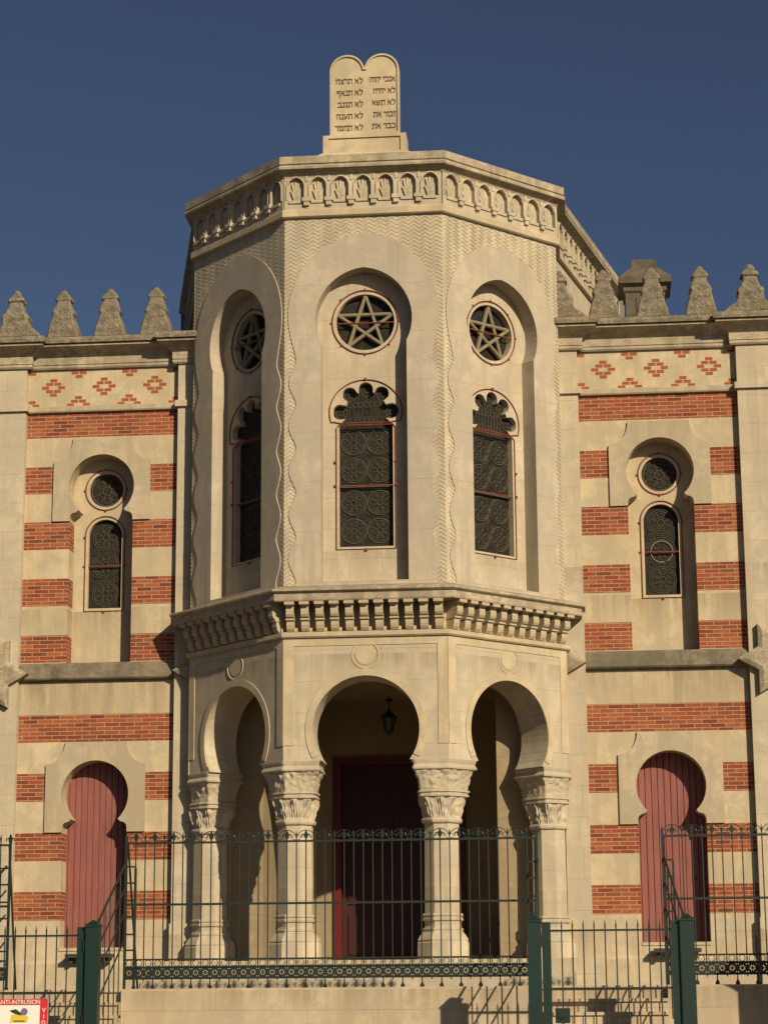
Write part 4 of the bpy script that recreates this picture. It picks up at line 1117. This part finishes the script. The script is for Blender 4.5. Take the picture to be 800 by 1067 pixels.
def gate(x0, x1, label):
    root = empty('spiked_gate', ((x0+x1)/2, GY, GZ+0.15), label, 'gate', 'low green spiked gates')
    ox = -(x0+x1)/2; oz = -(GZ+0.15)
    top = 0.915
    for x in (x0+0.06, x1-0.06):
        b = MB(); b.box(x+ox-0.06, x+ox+0.06, -0.035, 0.035, -1.42+oz, 1.03+oz); b.make('stile', GREENL, root)
    for z in (top, 0.14, -1.3):
        b = MB(); b.box(x0+ox+0.12, x1+ox-0.12, -0.013, 0.013, z-0.013+oz, z+0.013+oz); b.make('rail', GREEN, root)
    xs = x0+0.12; n = int((x1-x0-0.24)/0.146); sp = (x1-x0-0.24)/n
    bb = None
    for i in range(1, n):
        if bb is None:
            q = MB(); q.tube([(0, 0, -1.36), (0, 0, 0.95), (0, 0, 0.98), (0, 0, 1.06)], [0.0092, 0.0092, 0.012, 0.002], 6); bb = q.make('bar', GREEN, root, (xs+sp*i+ox, 0, oz))
        else: part_copy(bb, root, (xs+sp*i+ox, 0, oz))
    q = MB(); q.box(x0+ox+0.16, x0+ox+0.36, -0.03, 0.03, -0.32+oz, -0.12+oz); q.box(x0+ox+0.20, x0+ox+0.30, -0.045, -0.03, -0.25+oz, -0.22+oz)
    q.make('lock_box', GREEN, root)
    for z in (0.78, -0.25, -1.05):
        q = MB(); xh = (x0 if x0 > 0 else x1); sg_ = -1 if x0 > 0 else 1
        q.box(xh+ox-0.03, xh+ox+0.03, -0.062, -0.036, z-0.085+oz, z+0.085+oz); q.make('hinge', BLACKI, root)
    return root
gate(3.14, 5.01, 'low green iron gate with plain spikes in front of the right stone steps')
gate(-5.06, -3.195, 'low green iron gate with spikes holding a red and white warning sign')

def handrail(xa, xb, label):
    """from the fence end (xa) down to the gate post (xb)"""
    root = empty('stair_railing', ((xa+xb)/2, (FYY+GY)/2, 0), label, 'railing', 'sloping stair railings')
    y0, y1 = GY+0.10-(FYY+GY)/2, FYY-0.03-(FYY+GY)/2
    def pt(y, top):
        t = (y-y0)/(y1-y0); return (xb+(xa-xb)*t-(xa+xb)/2, y, top+t*0.98)
    for top in (1.02, 0.66, 0.30, -0.10):
        b = MB(); b.tube([pt(y0, top), pt(y1, top)], 0.018 if top > 1 else 0.013, 6); b.make('sloping_rail', GREEN, root)
    n = 6
    for i in range(1, n):
        y = y0+(y1-y0)*i/n
        q = MB(); q.tube([pt(y, -1.10), pt(y, 1.02)], 0.010, 5); q.make('baluster', GREEN, root)
handrail(-3.06, -3.09, 'sloping green stair railing leading up from the post beside the sign gate')
handrail(3.06, 3.05, 'sloping green stair railing seen end-on behind the middle gate post')
handrail(4.90, 5.10, 'sloping green stair railing before the right wing door')
handrail(-4.86, -5.14, 'sloping green stair railing at the left picture edge above the sign')

# warning sign on the left gate
SG = empty('warning_sign', (-4.06, GY-0.03, -0.20), 'red and white warning sign with yellow emblem hung on the left gate', 'sign')
b = MB(); b.box(-0.36, 0.36, -0.012, 0.012, -0.27, 0.255); b.make('board', SIGNW, SG)
b = MB(); b.box(-0.36, 0.36, -0.016, -0.012, 0.175, 0.255); b.box(0.25, 0.36, -0.0165, -0.012, -0.27, 0.255); b.make('red_band', SIGNR, SG)
b = MB(); b.text('ANTI-INTRUSION', 0.083, (-0.355, -0.02, 0.187), extrude=0.002, align='LEFT', sx=0.93)
for i, ch_ in enumerate('VIDEO'): b.text(ch_, 0.085, (0.305, -0.02, 0.075-0.085*i), extrude=0.002)
b.make('white_lettering', SIGNW, SG)
b = MB(); b.text('SECURITE', 0.10, (-0.06, -0.016, -0.215), extrude=0.002, sx=1.0); b.make('black_lettering', SIGNK, SG)
b = MB(); b.plate([[(-0.17, -0.06), (0.07, -0.06), (0.09, 0.01), (0.03, 0.05), (-0.15, 0.05)]], -0.016, -0.012, 0)
b.plate([[(-0.18, 0.10), (-0.09, 0.12), (-0.02, 0.07), (0.0, 0.035), (-0.07, 0.045), (-0.13, 0.07)]], -0.019, -0.016, 1)
b.plate([arc(0.03, 0.085, 0.048, 0, 345, 20)], -0.0185, -0.016, 2)
b.plate([[(-0.12, -0.05), (0.04, -0.05), (0.04, -0.035), (-0.12, -0.035)]], -0.018, -0.0165, 1)
b.make('emblem', [SIGNY, SIGNK, SIGNP], SG)

# masonry gate pier just past the right edge of the picture
GP = empty('gate_pier', (7.75, -9.7, GZ+0.1), 'tall square stone gate pier with moulded cap beside the right railing', 'pier')
b = MB(); b.loft([ring_sq(0.42, 0.42, 0), ring_sq(0.42, 0.42, 0.3), ring_sq(0.36, 0.36, 0.34), ring_sq(0.36, 0.36, 2.90)]); b.make('shaft', LIME, GP)
b = MB(); b.loft([ring_sq(0.36, 0.36, 2.90), ring_sq(0.40, 0.40, 2.97), ring_sq(0.47, 0.47, 3.07), ring_sq(0.54, 0.54, 3.15), ring_sq(0.54, 0.54, 3.27), ring_sq(0.30, 0.30, 3.45), ring_sq(0.04, 0.04, 3.57)]); b.make('cap', LIMEP, GP)
